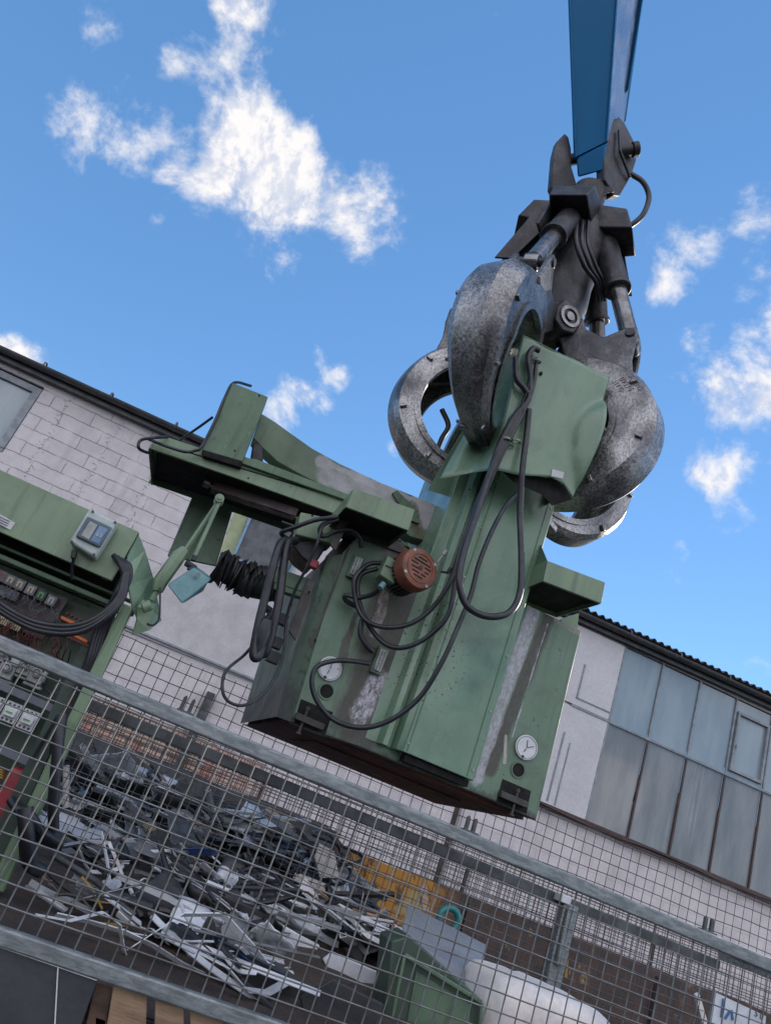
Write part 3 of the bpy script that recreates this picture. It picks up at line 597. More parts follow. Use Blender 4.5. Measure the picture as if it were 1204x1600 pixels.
for i in range(5):
    f = tfr(i); b = MB(); vs = []; half = None
    for k in range(NS):
        u = k/(NS-1); a = R_(-42+(TS+42)*u); wd = P_['w']*min(1., max(.42, (1.20-u)*1.7))
        if u < .12: wd *= .8+.2*u/.12
        dp_ = DEP[i]*(1.14-.72*u**2.2)*(1 if u < .95 else 1-(u-.95)/.05*.4)
        if u < .1: dp_ *= .55+4.5*u
        sec = [(-.74*wd, -.012), (-.1*wd, .012), (.28*wd, .026), (.76*wd, -.014), (wd, -.055), (1.0*wd, -dp_), (1.12*wd, -dp_+.008), (1.12*wd, -dp_-.035), (.90*wd, -dp_-.035), (.87*wd, -.085), (.6*wd, -.05), (0, -.045), (-.6*wd, -.05), (-.87*wd, -.085), (-.90*wd, -dp_-.035), (-1.12*wd, -dp_-.035), (-1.12*wd, -dp_+.008), (-1.0*wd, -dp_), (-wd, -.055)]
        ns = len(sec)
        for (t, n) in sec:
            rr = P_['Rt']+n; vs.append(f(P_['rc']+rr*_s(a), P_['zc']+rr*_c(a), t))
    fs = [(k*ns+q, k*ns+(q+1) % ns, (k+1)*ns+(q+1) % ns, (k+1)*ns+q) for k in range(NS-1) for q in range(ns)]
    h1 = [0,1,2,3,4,5,6,7,8,9,10]; fs += [tuple(reversed(range(ns))), tuple((NS-1)*ns+q for q in range(ns))]
    b.add(vs, fs)
    tn = obj('tine', b, M['tine'], gr, smooth=7.5); tn['label'] = LB[i]
    # tip plate
    tp = MB(); q = []
    for u_, rr_ in ((.90, .012), (1.0, .012), (1.03, -.02), (1.0, -.13), (.9, -.14)):
        a = R_(-42+(TS+42)*u_); q.append((a, P_['Rt']+rr_))
    tp.prism([f(P_['rc']+r_*_s(a), P_['zc']+r_*_c(a), -.080) for a, r_ in q], f(0,0,.160)-f(0,0,0)); obj('tip', tp, M['tine'], tn, bevel=.012)
    # side studs
    for u_, s in [(a_, b_) for a_ in (.30, .52, .72) for b_ in (-1, 1)]:
        a = R_(-42+(TS+42)*u_); wd = P_['w']*min(1., max(.42, (1.20-u_)*1.7)); s_b = MB()
        if 1:
            s_b.prism([f(P_['rc']+(P_['Rt']+n)*_s(a+da), P_['zc']+(P_['Rt']+n)*_c(a+da), s*wd*.97) for n, da in ((-.06,-.02),(-.06,.03),(-.11,.02),(-.11,-.03))], f(0,0,s*.028)-f(0,0,0))
        obj('stud', s_b, M['tine'], tn, bevel=.006)
    # lever plates from the hinge out to the cylinder eye
    cy = (.72, .02) ; lv = MB()
    for s in (-1, 1):
        lv.prism([f(.18,.08,s*.105), f(.20,-.12,s*.105), f(.36,-.30,s*.105), f(.50,-.42,s*.105), f(.74,-.44,s*.105), f(1.0,-.42,s*.105), f(.93,-.33,s*.105), f(cy[0]+.12,cy[1]-.20,s*.105), f(cy[0]+.06,cy[1]-.02,s*.105), f(cy[0]+.02,cy[1]+.07,s*.105), f(cy[0]-.05,cy[1]+.04,s*.105), f(.56,-.07,s*.105), f(.40,-.04,s*.105), f(.28,.09,s*.105)], f(0,0,s*.045)-f(0,0,0))
    obj('lever', lv, M['tine_dark'], tn, bevel=.012)
    pn = MB(); pn.cyl(f(*cy,-.165), f(*cy,.165), .036, n=16); pn.cyl(f(.288,0,-.15), f(.288,0,.15), .05, n=18); obj('pin', pn, M['grab_dark'], tn, bevel=.004)
    # hydraulic cylinder
    a = R_(AZ[i]); er = Vector((_s(a), -_c(a), 0)); et = Vector((_c(a), _s(a), 0))
    topm = C0(4.86)+er*.25; eye = f(*cy); ax_ = (eye-topm); L = ax_.length; ax_.normalize()
    cb = MB(); cb.cyl(topm-ax_*.05, topm+ax_*(L*.50), .094, n=28); cb.cyl(topm+ax_*(L*.48), topm+ax_*(L*.51), .106, n=28); cyo = obj('cylinder', cb, M['grab_dark'], gr, bevel=.006)
    cb = MB(); cb.cyl(topm+ax_*(L*.48), eye-ax_*.04, .066, n=24); obj('piston_rod', cb, M['rod'], cyo, smooth=40)
    cb = MB(); cb.cyl(eye-et*.05, eye+et*.05, .062, n=22); obj('rod_eye', cb, M['rod'], cyo, bevel=.006)
    # folded guard over the cylinder head
    gd = MB(); o0 = C0(5.02)
    A_ = [o0+er*.06-et*.20+Vector((0,0,.05)), o0+er*.06+et*.20+Vector((0,0,.05)), o0+er*.42+et*.17-Vector((0,0,.02)), o0+er*.42-et*.17-Vector((0,0,.02))]
    B_ = [o0+er*.10-et*.18-Vector((0,0,.22)), o0+er*.10+et*.18-Vector((0,0,.22)), o0+er*.50+et*.15-Vector((0,0,.22)), o0+er*.50-et*.15-Vector((0,0,.22))]
    gd.hexa(B_, A_); obj('cylinder_guard', gd, M['grab_dark'], gr, bevel=.012)
    if i in (0, 2, 1):
        gd = MB(); s = -1 if i == 0 else 1
        gd.prism([o0+er*.14+et*s*.155+Vector((0,0,.0)), o0+er*.36+et*s*.145-Vector((0,0,.06)), topm+ax_*(L*.45)+er*.11+et*s*.12, topm+ax_*(L*.42)-er*.02+et*s*.12], et*s*.02); obj('side_guard', gd, M['grab_dark'], gr, bevel=.006)
# ears on the hub between tines
for i in range(5):
    a = R_(AZ[0]+45+72*i) if i == 0 else R_(AZ[0]+45+72*i); er = Vector((_s(a), -_c(a), 0)); et = Vector((_c(a), _s(a), 0))
    hb = MB(); o_ = C0(ZH-.02)+er*.17
    hx = [(-.11,-.10),(-.02,-.15),(.08,-.11),(.115,.01),(.06,.12),(-.08,.13),(-.125,.02)]
    hb.prism([o_+et*x+Vector((0,0,z)) for x, z in hx], er*.17); ho = obj('hinge_boss', hb, M['grab_dark'], gr, bevel=.014)
    hb = MB(); hb.ring(o_+er*.17, er, .062, .088, .012, 20); hb.cyl(o_+er*.168, o_+er*.185, .035, n=16); obj('pin_cap', hb, M['rod'], ho)
    hb = MB(); hb.prism([o_+et*-.09+Vector((0,0,.12)), o_+et*.09+Vector((0,0,.12)), o_+et*.01-er*.02+Vector((0,0,.42))], er*.05); obj('gusset', hb, M['grab_dark'], gr, bevel=.008)
# hoses
def tube(name, pts, r_, m_, par, n=10, k=8, **kw): return obj(name, MB().tube(spline([p if isinstance(p, Vector) else V(*p) for p in pts], k), r_, n), M[m_] if isinstance(m_, str) else m_, par, smooth=60, **kw)
tube('hose', [(985,272,4.45),(1004,285,4.4),(1013,308,4.4),(1004,335,4.4),(985,352,4.45),(968,358,4.5)], .024, 'rubber', gr)
for dx, rr in ((0,.018),(9,.016),(18,.014)): tube('hose', [(900+dx,345,4.2),(900+dx,380,4.1),(912+dx,415,4.12),(930+dx*.6,440,4.2),(935+dx*.5,470,4.3)], rr, 'rubber', gr)
tube('hose', [(690,640,4.72),(700,665,4.7),(690,685,4.7),(682,705,4.7)], .02, 'rubber', gr)
# cast lettering on the right tine: raised strokes (weathered, only partly legible in the photograph)
def text_on(name, txt, size, origin, xdir, ydir, m_, par, depth=.003, al='CENTER'):
    cu = bpy.data.curves.new(name, 'FONT'); cu.body = txt; cu.size = size; cu.extrude = depth; cu.align_x = al; cu.align_y = 'CENTER'
    tmp = bpy.data.objects.new(name+'_tmp', cu); me = bpy.data.meshes.new_from_object(tmp); bpy.data.objects.remove(tmp)
    x = Vector(xdir).normalized(); y = Vector(ydir); y = (y-x*y.dot(x)).normalized(); z = x.cross(y)
    mm = Matrix((x, y, z)).transposed().to_4x4(); mm.translation = Vector(origin)-base(par)
    me.transform(mm); me.materials.clear(); me.materials.append(M[m_]); o = bpy.data.objects.new(name, me); COL.objects.link(o); o.parent = par; return o
f = tfr(2); o_ = -1
for row, (tx, sz, n_off) in enumerate((("SL 1045", .05, -.075), ("09534", .055, -.13), ("311 C", .045, -.18))):
    a = R_(32-3*row); rr = P_['Rt']+n_off
    p = f(P_['rc']+rr*_s(a), P_['zc']+rr*_c(a), -P_['w']*1.0-.001); q = f(P_['rc']+rr*_s(a+.1), P_['zc']+rr*_c(a+.1), -P_['w']*1.0-.001); o2 = f(P_['rc']+(rr+.05)*_s(a), P_['zc']+(rr+.05)*_c(a), -P_['w']*1.0-.001)
    text_on('cast_lettering', tx, sz, p, q-p, o2-p, 'tine', [c for c in gr.children if c.get('label') == LB[2]][0], .004)

for o_ in (gr, ex):      # the grab is a little smaller than first drawn and hangs nearer
    o_.scale = (.94, .94, .94); o_.location = Vector(o_.location)*.94
# ------------------------------------------------------------------ green machine in the grab
VB = 4.0
mc = thing('green_machine', (1.3, 4.8, .36), 'tall green machine tool with black cables and brown motor, held up by the grab', 'machine')
MO = Vector((1.3, 4.8, .36))
def lo(px, py, v): p = V(px, py, v)-MO; return (p.x, p.z)
dirt, scrapec, rustc = (.055,.047,.038), (.46,.45,.50), (.10,.055,.035)
M['base_front'] = mat('battered_green_base', fgreen((.125,.20,.135), (.10,.165,.11), .45, .5, .62, extra=[
    (lo(640,860,VB), lo(560,1130,VB), .19, .10, dirt, .85), (lo(632,850,VB), lo(640,870,VB), .05, .05, scrapec, .35), (lo(600,930,VB), lo(585,990,VB), .035, .06, (.35,.30,.29), .1),
    (lo(590,1060,VB), lo(560,1120,VB), .07, .06, scrapec, .1), (lo(556,960,VB), lo(528,1050,VB), .03, .05, dirt, .8),
    (lo(862,955,VB), lo(765,1200,VB), .055, .045, dirt, .8), (lo(835,948,VB), lo(742,1215,VB), .05, .04, scrapec, .4), (lo(868,968,VB), lo(905,988,VB), .025, .03, (.30,.25,.23), .3),
    (lo(790,1150,VB), lo(788,1190,VB), .012, .02, (.5,.47,.42), .6), (lo(855,975,VB), lo(800,1150,VB), .006, .025, scrapec, .35),
    (lo(430,1125,VB), lo(840,1285,VB), .05, .05, (.045,.042,.04), .6)]))
M['col_front'] = mat('green_column_paint', fgreen((.14,.235,.155), (.12,.205,.14), .20, .25, .75, spots=(lo(700,960,3.7), lo(690,1040,3.7))))
zb = .36
plan = [(.653,4.014),(2.10,4.0),(2.16,4.0),(2.2,5.68),(.593,5.66),(.57,4.05)]
TOPZ = lambda x: 1.50
b = MB()
front = P([(455,1128),(498,1146),(555,1165),(737,1238),(776,1254),(837,1282),(908,985),(822,944),(640,862),(560,836),(534,866)], VB)
b.prism(front, (0,.10,0)); bf = obj('base_front', b, M['base_front'], mc, bevel=.006)
b = MB(); fl = V(455,1128,VB); tl = V(534,866,VB)
c1 = Vector((.575,4.06,zb)); c1t = Vector((.50,4.08,1.30))
b.add([fl, tl, c1t, c1], [(3,2,1,0)]); b.add([c1, c1t, Vector((.47,5.66,1.30)), Vector((.575,5.66,zb))], [(3,2,1,0)])
b.box((.60,4.12,zb+.03),(2.12,5.64,1.28)); 
obj('base_casting', b, mat('base_casting_paint', fgreen((.10,.15,.105), (.07,.10,.075), .55, .8, .55, extra=[((-.8,.0),(-.3,.0),.25,.1,(.05,.045,.04),.6)])), mc, bevel=.006)
b = MB(); b.add([(.66,4.11,zb),(2.14,4.11,zb),(2.20,5.68,zb),(.59,5.66,zb)], [(0,1,2,3)]); b.box((.62,4.115,zb+.002),(2.13,5.6,zb+.028))
obj('base_underside', b, M['underside'], mc)
b = MB()
b.box((.9,4.5,zb-.012),(1.9,5.2,zb-.001))
obj('underside_plate', b, M['underside'], mc, bevel=.004)
b = MB(); b.box((1.0,4.45,1.28),(2.08,5.5,1.48)); obj('saddle', b, M['green_dull'], mc, bevel=.02)
# recessed levelling pockets with bolt and bar
for pk, bar_, bolt in (([(470,1092),(520,1113),(508,1148),(459,1130)], ((461,1118),(505,1137)), (477,1118)), ([(785,1217),(829,1236),(822,1272),(775,1252)], ((780,1240),(822,1258)), (806,1246))):
    o = obj('levelling_pocket', MB().prism(P(pk, VB-.003), (0,.002,0)), M['hole'], mc)
    q = MB(); q.bar(V(*bar_[0], VB-.02), V(*bar_[1], VB-.02), .05, .035); obj('clamp_bar', q, M['dirt_steel'], o, bevel=.004)
    p = V(*bolt, VB-.025); q = MB(); q.cyl(p+Vector((0,0,.05)), p+Vector((0,0,-.09)), .007, n=10); q.cyl(p+Vector((0,0,.03)), p+Vector((0,0,.045)), .013, n=6); q.cyl(p+Vector((0,0,-.10)), p+Vector((0,0,-.09)), .014, n=12); obj('levelling_bolt', q, M['dirt_steel'], o)
# round white covers and holes beneath
for (cx, cy, hx, hy, r1, cc) in ((515,1045,510,1080,.066,0), (821,1168,809,1203,.070,1)):
    p = V(cx, cy, VB-.004); q = MB(); q.cyl(p+Vector((0,-.012,0)), p, r1, n=40); cv = obj('round_cover', q, M['white_plastic'], mc, bevel=.003)
    q = MB(); q.ring(p+Vector((0,-.0145,0)), (0,1,0), r1*.86, r1*.885, .002, 40)
    for an, l0, l1 in ((100,.0,.6),(28,.05,.65),(-112,.1,.45)) if cc else ((95,.0,.5),(80,-.5,-.1),(20,.6,.75)):
        q.bar(p+Vector((_c(R_(an))*r1*l0,-.0145,_s(R_(an))*r1*l0)), p+Vector((_c(R_(an))*r1*l1,-.0145,_s(R_(an))*r1*l1)), .004, .003)
    q.cyl(p+Vector((-.01,-.0145,-r1*.8)), p+Vector((-.01,-.012,-r1*.8)), .009, n=10)
    obj('dial_marking', q, M['ink'], cv)
    p = V(hx, hy, VB-.003); q = MB(); q.cyl(p, p+Vector((0,.002,0)), .037, n=28); obj('lifting_hole', q, M['hole'], mc)
    q = MB(); q.ring(p+Vector((0,-.004,0)), (0,1,0), .037, .046, .006, 28); obj('hole_rim', q, M['green_dull'], mc)
# column: fluted front cover
VC = 3.88
zb_c = V(739,1220,VC).z; xr = V(739,1220,VC).x; xl = V(621,1171,VC).x; xw = V(567,1159,VC+.12).x
ztc = 2.42
def col_plan(pts, name, m_, z0, z1, bevel=.004): return obj(name, MB().prism([(x,y,z0) for x, y in pts], (0,0,z1-z0)), M[m_], mc, bevel=bevel)
col_plan([(xl+.03,VC),(xr,VC),(xr+.01,VC+.02),(xr+.01,4.9),(xw,4.9),(xw,VC+.12),(xw+.07,VC+.115),(xw+.085,VC+.06),(xw+.12,VC+.055),(xw+.125,VC+.10),(xl-.01,VC+.10),(xl,VC+.03)], 'column', 'col_front', zb_c, ztc)
q = MB(); q.box((xl+.06,VC+.03,zb_c-.04),(xr-.01,3.985,zb_c-.005)); obj('column_foot', q, M['hole'], mc)
q = MB(); xs_ = V(727,1160,VC).x
q.box((xr-.045,VC-.004,zb_c+.01),(xr-.041,VC-.001,ztc)); q.box((xl+.05,VC-.004,zb_c+.01),(xl+.054,VC-.001,ztc)); obj('cover_seam', q, M['green_dull'], mc)
q = MB()
for k in range(6):
    for xx in (xr-.02, xl+.045): obj('screw', MB().cyl((xx,VC-.006,zb_c+.05+k*.33),(xx,VC,zb_c+.05+k*.33), .006, n=10), M['conn'], mc)
for px, py in ((733,765),(683,960)): q = MB(); p = V(px,py,VC+.052); q.cyl(p, p+Vector((0,-.003,0)), .006, n=10); obj('bolt_hole', q, M['hole'], mc)
# hood clamped by the tines, dented on its right side
VH = 3.62
def bil(c, u, v): return (c[0]*(1-u)+c[1]*u)*(1-v)+(c[3]*(1-u)+c[2]*u)*v
FC = [V(816,523,VH), V(952,591,VH), V(893,779,VH), V(771,734,VH)]
NU, NV = 36, 40; vs = []
BC = [(0,V(771,734,VH)),(.35,V(806,741,VH)),(.71,V(858,745,VH)),(.88,V(880,757,VH)),(1.01,V(895,780,VH))]
def BD(u):
    for (a, p), (b_, q) in zip(BC, BC[1:]):
        if u <= b_: return p.lerp(q, (u-a)/(b_-a))-(FC[3]*(1-u)+FC[2]*u)
for j in range(NV+1):
    v_ = j/NV
    for i in range(NU+1):
        u_ = i/NU; k_ = min(1, max(0, (u_-.72)/.28)); p = bil(FC, u_, v_)+BD(u_)*v_**3
        # crease running from the right edge down to the lower corner
        e = u_-(1.02-.62*v_**1.0*(1-v_)**.15*.75 if v_ > .12 else 1.0)
        e = u_-(1.0-.36*_s(math.pi*min(1, max(0, (v_-.18)/.82))**.8)*.8)
        if e > 0: p = p+Vector((.03*e, -.42*e*(1-_c(min(1, e/.12)*math.pi))/2+.0, 0))
        p = p+Vector((0, .012*_s(u_*7+v_*5), 0))*(1-abs(2*u_-1))
        if u_ < .6 and v_ > .97: p = p+Vector((0,0,.0))
        vs.append(p)
q = MB(); q.add(vs, [(j*(NU+1)+i, j*(NU+1)+i+1, (j+1)*(NU+1)+i+1, (j+1)*(NU+1)+i) for j in range(NV) for i in range(NU)])
obj('hood_front', q, M['green_glossy'], mc, smooth=True, solid=.004)
# left side of the hood, pushed in and flared by the tine tip
LT = [FC[0], FC[3]]; bk0, bk1 = V(797,545,4.2), V(686,749,3.86); vs = []; NU2, NV2 = 24, 30
for j in range(NV2+1):
    v_ = j/NV2; a = LT[0].lerp(LT[1], v_); bb = bk0.lerp(bk1, v_**1.6) ; bb = bb*((4.2-.34*v_**1.6)/bb.y)
    for i in range(NU2+1):
        u_ = i/NU2; p = a.lerp(bb, u_); d_ = math.exp(-((u_-.45)/.26)**2-((v_-.80)/.22)**2); p = p+Vector((.06*d_, .13*d_, .10*d_*(v_ > .7)*(v_-.7)/.3))
        vs.append(p)
q = MB(); q.add(vs, [(j*(NU2+1)+i, (j+1)*(NU2+1)+i, (j+1)*(NU2+1)+i+1, j*(NU2+1)+i+1) for j in range(NV2) for i in range(NU2)])
obj('hood_side', q, M['green_glossy'], mc, smooth=True, solid=.004)
q = MB(); bkr = [FC[1]+Vector((.0,.62,0)), FC[2]+Vector((-.02,.55,.02))]
q.add([FC[0], FC[1], bkr[0], bk0], [(0,1,2,3)]); q.add([FC[1]+Vector((-.002,.01,0)), bkr[0], bkr[1], FC[2]+Vector((-.04,.16,.03))], [(0,1,2,3)]); q.add([bk0, bkr[0], bkr[1], bk1+Vector((0,.2,0))], [(0,1,2,3)])
obj('hood_back', q, M['green_glossy'], mc, solid=.004)
q = MB(); lipa, lipb, lipc = V(858,744,VH+.02), V(881,757,VH+.03), V(893,779,VH+.02)
q.add(P([(785,737),(858,747),(880,759),(893,781),(862,790),(845,772),(800,752)], VH+.05), [tuple(range(7))]); obj('hood_inside_shade', q, M['hole'], mc, solid=.003)  # dark sheet standing for the shade inside the hood
st = MB(); st.prism([p+Vector((0,-.012,0)) for p in P([(861,734),(879,739),(877,749),(859,745)], VH)], (0,.004,0)); obj('sticker', st, M['sticker'], mc)
# cross covers B1 (left) and B2 (right)
def cover(fr, v, back, name, depth, m_='green', label=None):
    b = MB(); f0 = P(fr, v); b.prism(f0, (0,.02,0)); o = obj(name, b, M[m_], mc, bevel=.003)
    b = MB(); t0, t1, b1, b0 = f0; D_ = Vector((0,depth,0)); I = Vector((0,.022,0))
    b.add([t0+I, t1+I, t1+D_, t0+D_], [(0,1,2,3)]); b.add([t1+I, b1+I, b1+D_, t1+D_], [(0,1,2,3)]); b.add([t0+I, t0+D_, b0+D_, b0+I], [(0,1,2,3)]); b.add([t0+D_,t1+D_,b1+D_,b0+D_], [(0,1,2,3)])
    obj('cover_shell', b, M[m_], o, solid=.006)
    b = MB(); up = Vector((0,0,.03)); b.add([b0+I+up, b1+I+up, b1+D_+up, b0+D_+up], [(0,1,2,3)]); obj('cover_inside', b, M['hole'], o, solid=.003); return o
cover([(553,763),(648,796),(638,829),(540,792)], 3.62, None, 'left_cover', .52)
cover([(855,876),(945,910),(939,943),(848,908)], 3.70, None, 'right_cover', .52)
b = MB(); b.prism(P3([(843,847,3.9),(855,876,3.715),(848,908,3.715),(830,892,3.9)]), (.02,.2,0)); obj('cover_end', b, M['green_dull'], mc, bevel=.004)
b = MB(); b.prism(P([(875,968),(904,958),(901,985),(880,975)], 4.22), (0,.1,0)); obj('side_bracket', b, M['green'], mc)
b = MB(); b.bar(V(634,850,3.75), V(660,873,3.95), .03, .02); obj('cover_strut', b, M['green'], mc)
b = MB(); b.prism(P([(540,793),(516,850),(524,860),(552,800)], 3.9), (0,.02,0)); b.prism(P([(524,826),(640,850),(660,875),(560,840)], 3.98), (0,.12,0)); obj('rear_gusset', b, M['dirt_steel'], mc)
b = MB(); b.box((.55,4.12,1.28),(.98,4.6,1.46)); obj('saddle_end', b, M['dirt_steel'], mc)
# arm reaching left: channel beam with lead screw, box and curved neck
VA = 4.12
b = MB(); b.prism(P([(239,690),(262,683),(378,722),(545,783),(545,797),(532,806),(366,746),(233,700)], VA), (0,.02,0)); bm_ = obj('arm_beam', b, M['green'], mc, bevel=.003)
zA = V(233,700,VA).z
b = MB(); tb = P([(239,690),(545,783)], VA); D_ = Vector((0,.62,0))
b.add([tb[0], tb[1], tb[1]+D_, tb[0]+D_], [(0,1,2,3)]); lb_ = P([(233,700),(532,806)], VA); b.add([tb[0]+Vector((0,.02,0)), lb_[0]+Vector((0,.02,0)), lb_[0]+Vector((.03,.6,-.01)), tb[0]+D_], [(0,1,2,3)]); b.add([tb[0]+D_, tb[1]+D_, lb_[1]+D_, lb_[0]+D_], [(0,1,2,3)])
obj('arm_shell', b, M['green_dull'], mc, solid=.008)
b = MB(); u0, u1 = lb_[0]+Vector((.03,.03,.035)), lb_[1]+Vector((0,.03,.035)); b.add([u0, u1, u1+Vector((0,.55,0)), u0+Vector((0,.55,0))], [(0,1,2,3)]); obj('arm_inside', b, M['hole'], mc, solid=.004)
b = MB(); a_, c_ = V(330,763,4.3), V(462,806,4.2); b.prism([a_, c_, c_+Vector((0,.0,.05)), a_+Vector((0,0,.05))], (0,.10,0)); obj('slide_rail', b, M['maroon'], mc)
b = MB(); b.cyl(V(322,756,4.35), V(470,812,4.22), .011, n=10); b.cyl(V(319,753,4.35), V(328,757,4.35), .03, n=14); b.cyl(V(440,815,4.2), V(470,826,4.2), .007, n=8); obj('lead_screw', b, M['rod'], mc, smooth=40)
b = MB(); b.prism(P([(378,714),(400,717),(548,774),(545,783),(378,724)], VA-.03), (0,.06,0)); obj('beam_flange', b, M['green_dull'], mc, bevel=.004)
b = MB(); b.prism(P([(364,598),(419,620),(379,721),(316,703)], VA-.05), (0,.20,0)); bxo = obj('arm_box', b, M['green_dull'], mc, bevel=.004)
b = MB(); b.prism(P([(316,703),(379,721),(377,730),(318,712)], VA-.047), (0,.19,0)); obj('box_foot', b, M['hole'], bxo)
q = MB(); 
for px, py in ((405,618),(367,704),(388,747)): p = V(px,py,VA-.052); obj('bolt_hole', MB().cyl(p, p+Vector((0,.004,0)), .006, n=8), M['hole'], mc)
up_ = [(409,646),(430,659),(449,673),(487,700),(532,725),(595,754),(650,776),(680,789)]; dn_ = [(680,850),(640,838),(600,805),(545,780),(503,759),(466,740),(433,721),(410,700),(395,684)]
M['neck'] = mat('peeling_green_paint', fgreen((.12,.18,.11), (.09,.14,.085), .5, .4, .6, extra=[(lo(515,745,4.3), lo(690,820,4.3), .10, .07, (.40,.39,.40), .85), (lo(500,720,4.3), lo(690,800,4.3), .04, .05, (.44,.43,.44), .9), (lo(640,790,4.3), lo(660,850,4.3), .05, .06, (.12,.08,.05), .5)]))
b = MB(); b.prism(P(up_+dn_, 4.3), (0,.14,0)); obj('curved_neck', b, M['neck'], mc, bevel=.006)
b = MB(); b.prism(P([(500,755),(545,768),(560,785),(500,770)], 4.46), (0,.05,0)); obj('neck_plate', b, M['alu'], mc)
b = MB(); b.prism(P([(613,770),(620,766),(648,793),(655,818),(640,812),(625,790)], 4.27), (0,.025,0)); obj('torn_flap', b, M['green_dull'], mc)
b = MB(); b.prism(P([(396,690),(411,697),(411,722),(392,716)], 4.18), (0,.05,0)); obj('cable_guide', b, M['black'], mc, bevel=.006)
b = MB(); b.prism(P([(302,772),(366,790),(338,884),(262,868)], 4.75), (0,.03,0)); obj('rear_guard_plate', b, M['green_dull'], mc, bevel=.004)
b = MB(); b.prism(P([(470,800),(545,816),(520,850),(462,835)], 4.0), (0,.15,0)); obj('arm_mount', b, M['green'], mc, bevel=.006)
b = MB(); p = V(488,805,3.995); b.cyl(p, p+Vector((0,.01,0)), .006, n=8); obj('bolt_hole', b, M['hole'], mc)
b = MB(); b.prism(P([(455,832),(520,850),(540,820),(525,800),(500,880),(478,870),(452,852)][:4], 4.1), (0,.2,0)); b.prism(P([(456,850),(500,835),(512,852),(490,885),(470,870)], 4.05), (0,.25,0)); obj('swivel_block', b, M['black'], mc, bevel=.01)
# bellows and quill
b = MB(); a_, c_ = V(338,884,4.3), V(436,914,4.3); ax_ = (c_-a_); pts, rs = [], []
for k in range(53):
    t = k/52; pts.append(a_+ax_*t+Vector((0,0,-.02*_s(t*3.1)+.012*mnoise.noise(Vector((k*.9,4,0)))))); rs.append(.090+(.016 if k % 4 in (1, 2) else -.010)+.026*mnoise.noise(Vector((k*.55,0,0))))
b.tube(pts, rs, 26); obj('bellows', b, M['bellows'], mc, smooth=35)
b = MB(); b.bar(V(425,900,4.25), V(478,918,4.25), .10, .09); b.bar(V(425,915,4.24), V(474,930,4.24), .07, .05); obj('quill', b, M['green_dull'], mc, bevel=.006)
b = MB(); p = V(487,882,4.05); b.box(p-Vector((.03,.02,.02)), p+Vector((.035,.03,.03))); obj('red_cap', b, M['red'], mc, bevel=.008)
# side panels of the base seen edge-on
b = MB(); b.prism(P([(452,985),(480,905),(492,910),(462,1000)], 4.02), (0,.03,0)); b.prism(P([(484,1010),(545,850),(548,852),(487,1012)], VB-.006), (0,.005,0)); obj('door_seam', b, M['dirt_steel'], mc)
q = MB()
for px, py in ((492,1000),(483,925),(455,945),(502,890)): p = V(px,py,VB-.008); obj('bolt_hole', MB().cyl(p, p+Vector((0,.01,0)), .007, n=8), M['hole'], mc)
for px, py, s in ((440,968,1),(432,1005,.8),(428,1028,1)):
    p = V(px,py,4.1); b = MB(); b.cyl(p, p+Vector((-.12*s,-.03,.02)), .022*s, n=12); b.box(p-Vector((.04,.03,.03)), p+Vector((.03,.03,.03))); b.cyl(p+Vector((-.05,0,.03)), p+Vector((-.06,-.05,.07)), .012, n=8); obj('valve_fitting', b, M['black'], mc, bevel=.003)
# motor
mp = V(655,888,3.66); md = (V(655,888,3.6)-V(610,908,3.98)).normalized(); md = Vector((.22,-.95,.16)).normalized()
mb_ = MB(); b0_ = mp-md*.0; mb_.cyl(mp-md*.22, mp-md*.02, .092, n=36); mo = obj('motor', mb_, M['dirt_steel'], mc, smooth=40)
fb = MB(); a1 = md.orthogonal().normalized(); a2 = md.cross(a1)
for k in range(30):
    an = 2*math.pi*k/30; d = a1*_c(an)+a2*_s(an); fb.bar(mp-md*.215+d*.098, mp-md*.055+d*.098, .005, .022, d)
obj('cooling_fins', fb, M['dirt_steel'], mo)
fb = MB(); fb.tube([mp-md*.075, mp-md*.06, mp-md*.01, mp+md*.006, mp+md*.012, mp+md*.012], [.118,.121,.119,.112,.095,.09], 44); fc_ = obj('fan_cover', fb, M['rust_red'], mo, smooth=35)
fb = MB(); fb.ring(mp+md*.012, md, .078, .087, .004, 44); obj('fan_cover_ring', fb, M['rust_red'], mo)
hx_ = Vector((1,0,0)); hx_ = (hx_-md*hx_.dot(md)).normalized(); hz_ = md.cross(hx_); hz_ = hz_ if hz_.z > 0 else -hz_
fb = MB()
for (z_, xa, xb) in ((.055,-.03,.03),(.034,-.055,.055),(.013,-.066,-.022),(.013,.024,.066),(-.012,-.058,-.014),(-.012,.03,.058),(-.034,-.045,.0),(-.034,.012,.045),(-.055,-.03,.03)):
    fb.bar(mp+md*.0125+hx_*xa+hz_*z_, mp+md*.0125+hx_*xb+hz_*z_, .008, .004, md) if 0 else fb.prism([mp+md*.0122+hx_*xa+hz_*(z_-.004), mp+md*.0122+hx_*xb+hz_*(z_-.004), mp+md*.0122+hx_*xb+hz_*(z_+.004), mp+md*.0122+hx_*xa+hz_*(z_+.004)], md*.0015)
obj('vent_slot', fb, M['hole'], mo)
fb = MB(); fb.cyl(mp+md*.012, mp+md*.018, .013, n=14); obj('fan_hub', fb, M['dirt_steel'], mo)
for an in (40, 130, 220, 310):
    d = hx_*_c(R_(an))+hz_*_s(R_(an)); fb = MB(); fb.cyl(mp+d*.104-md*.005, mp+d*.104+md*.012, .009, n=10); obj('screw', fb, M['conn'], mo)
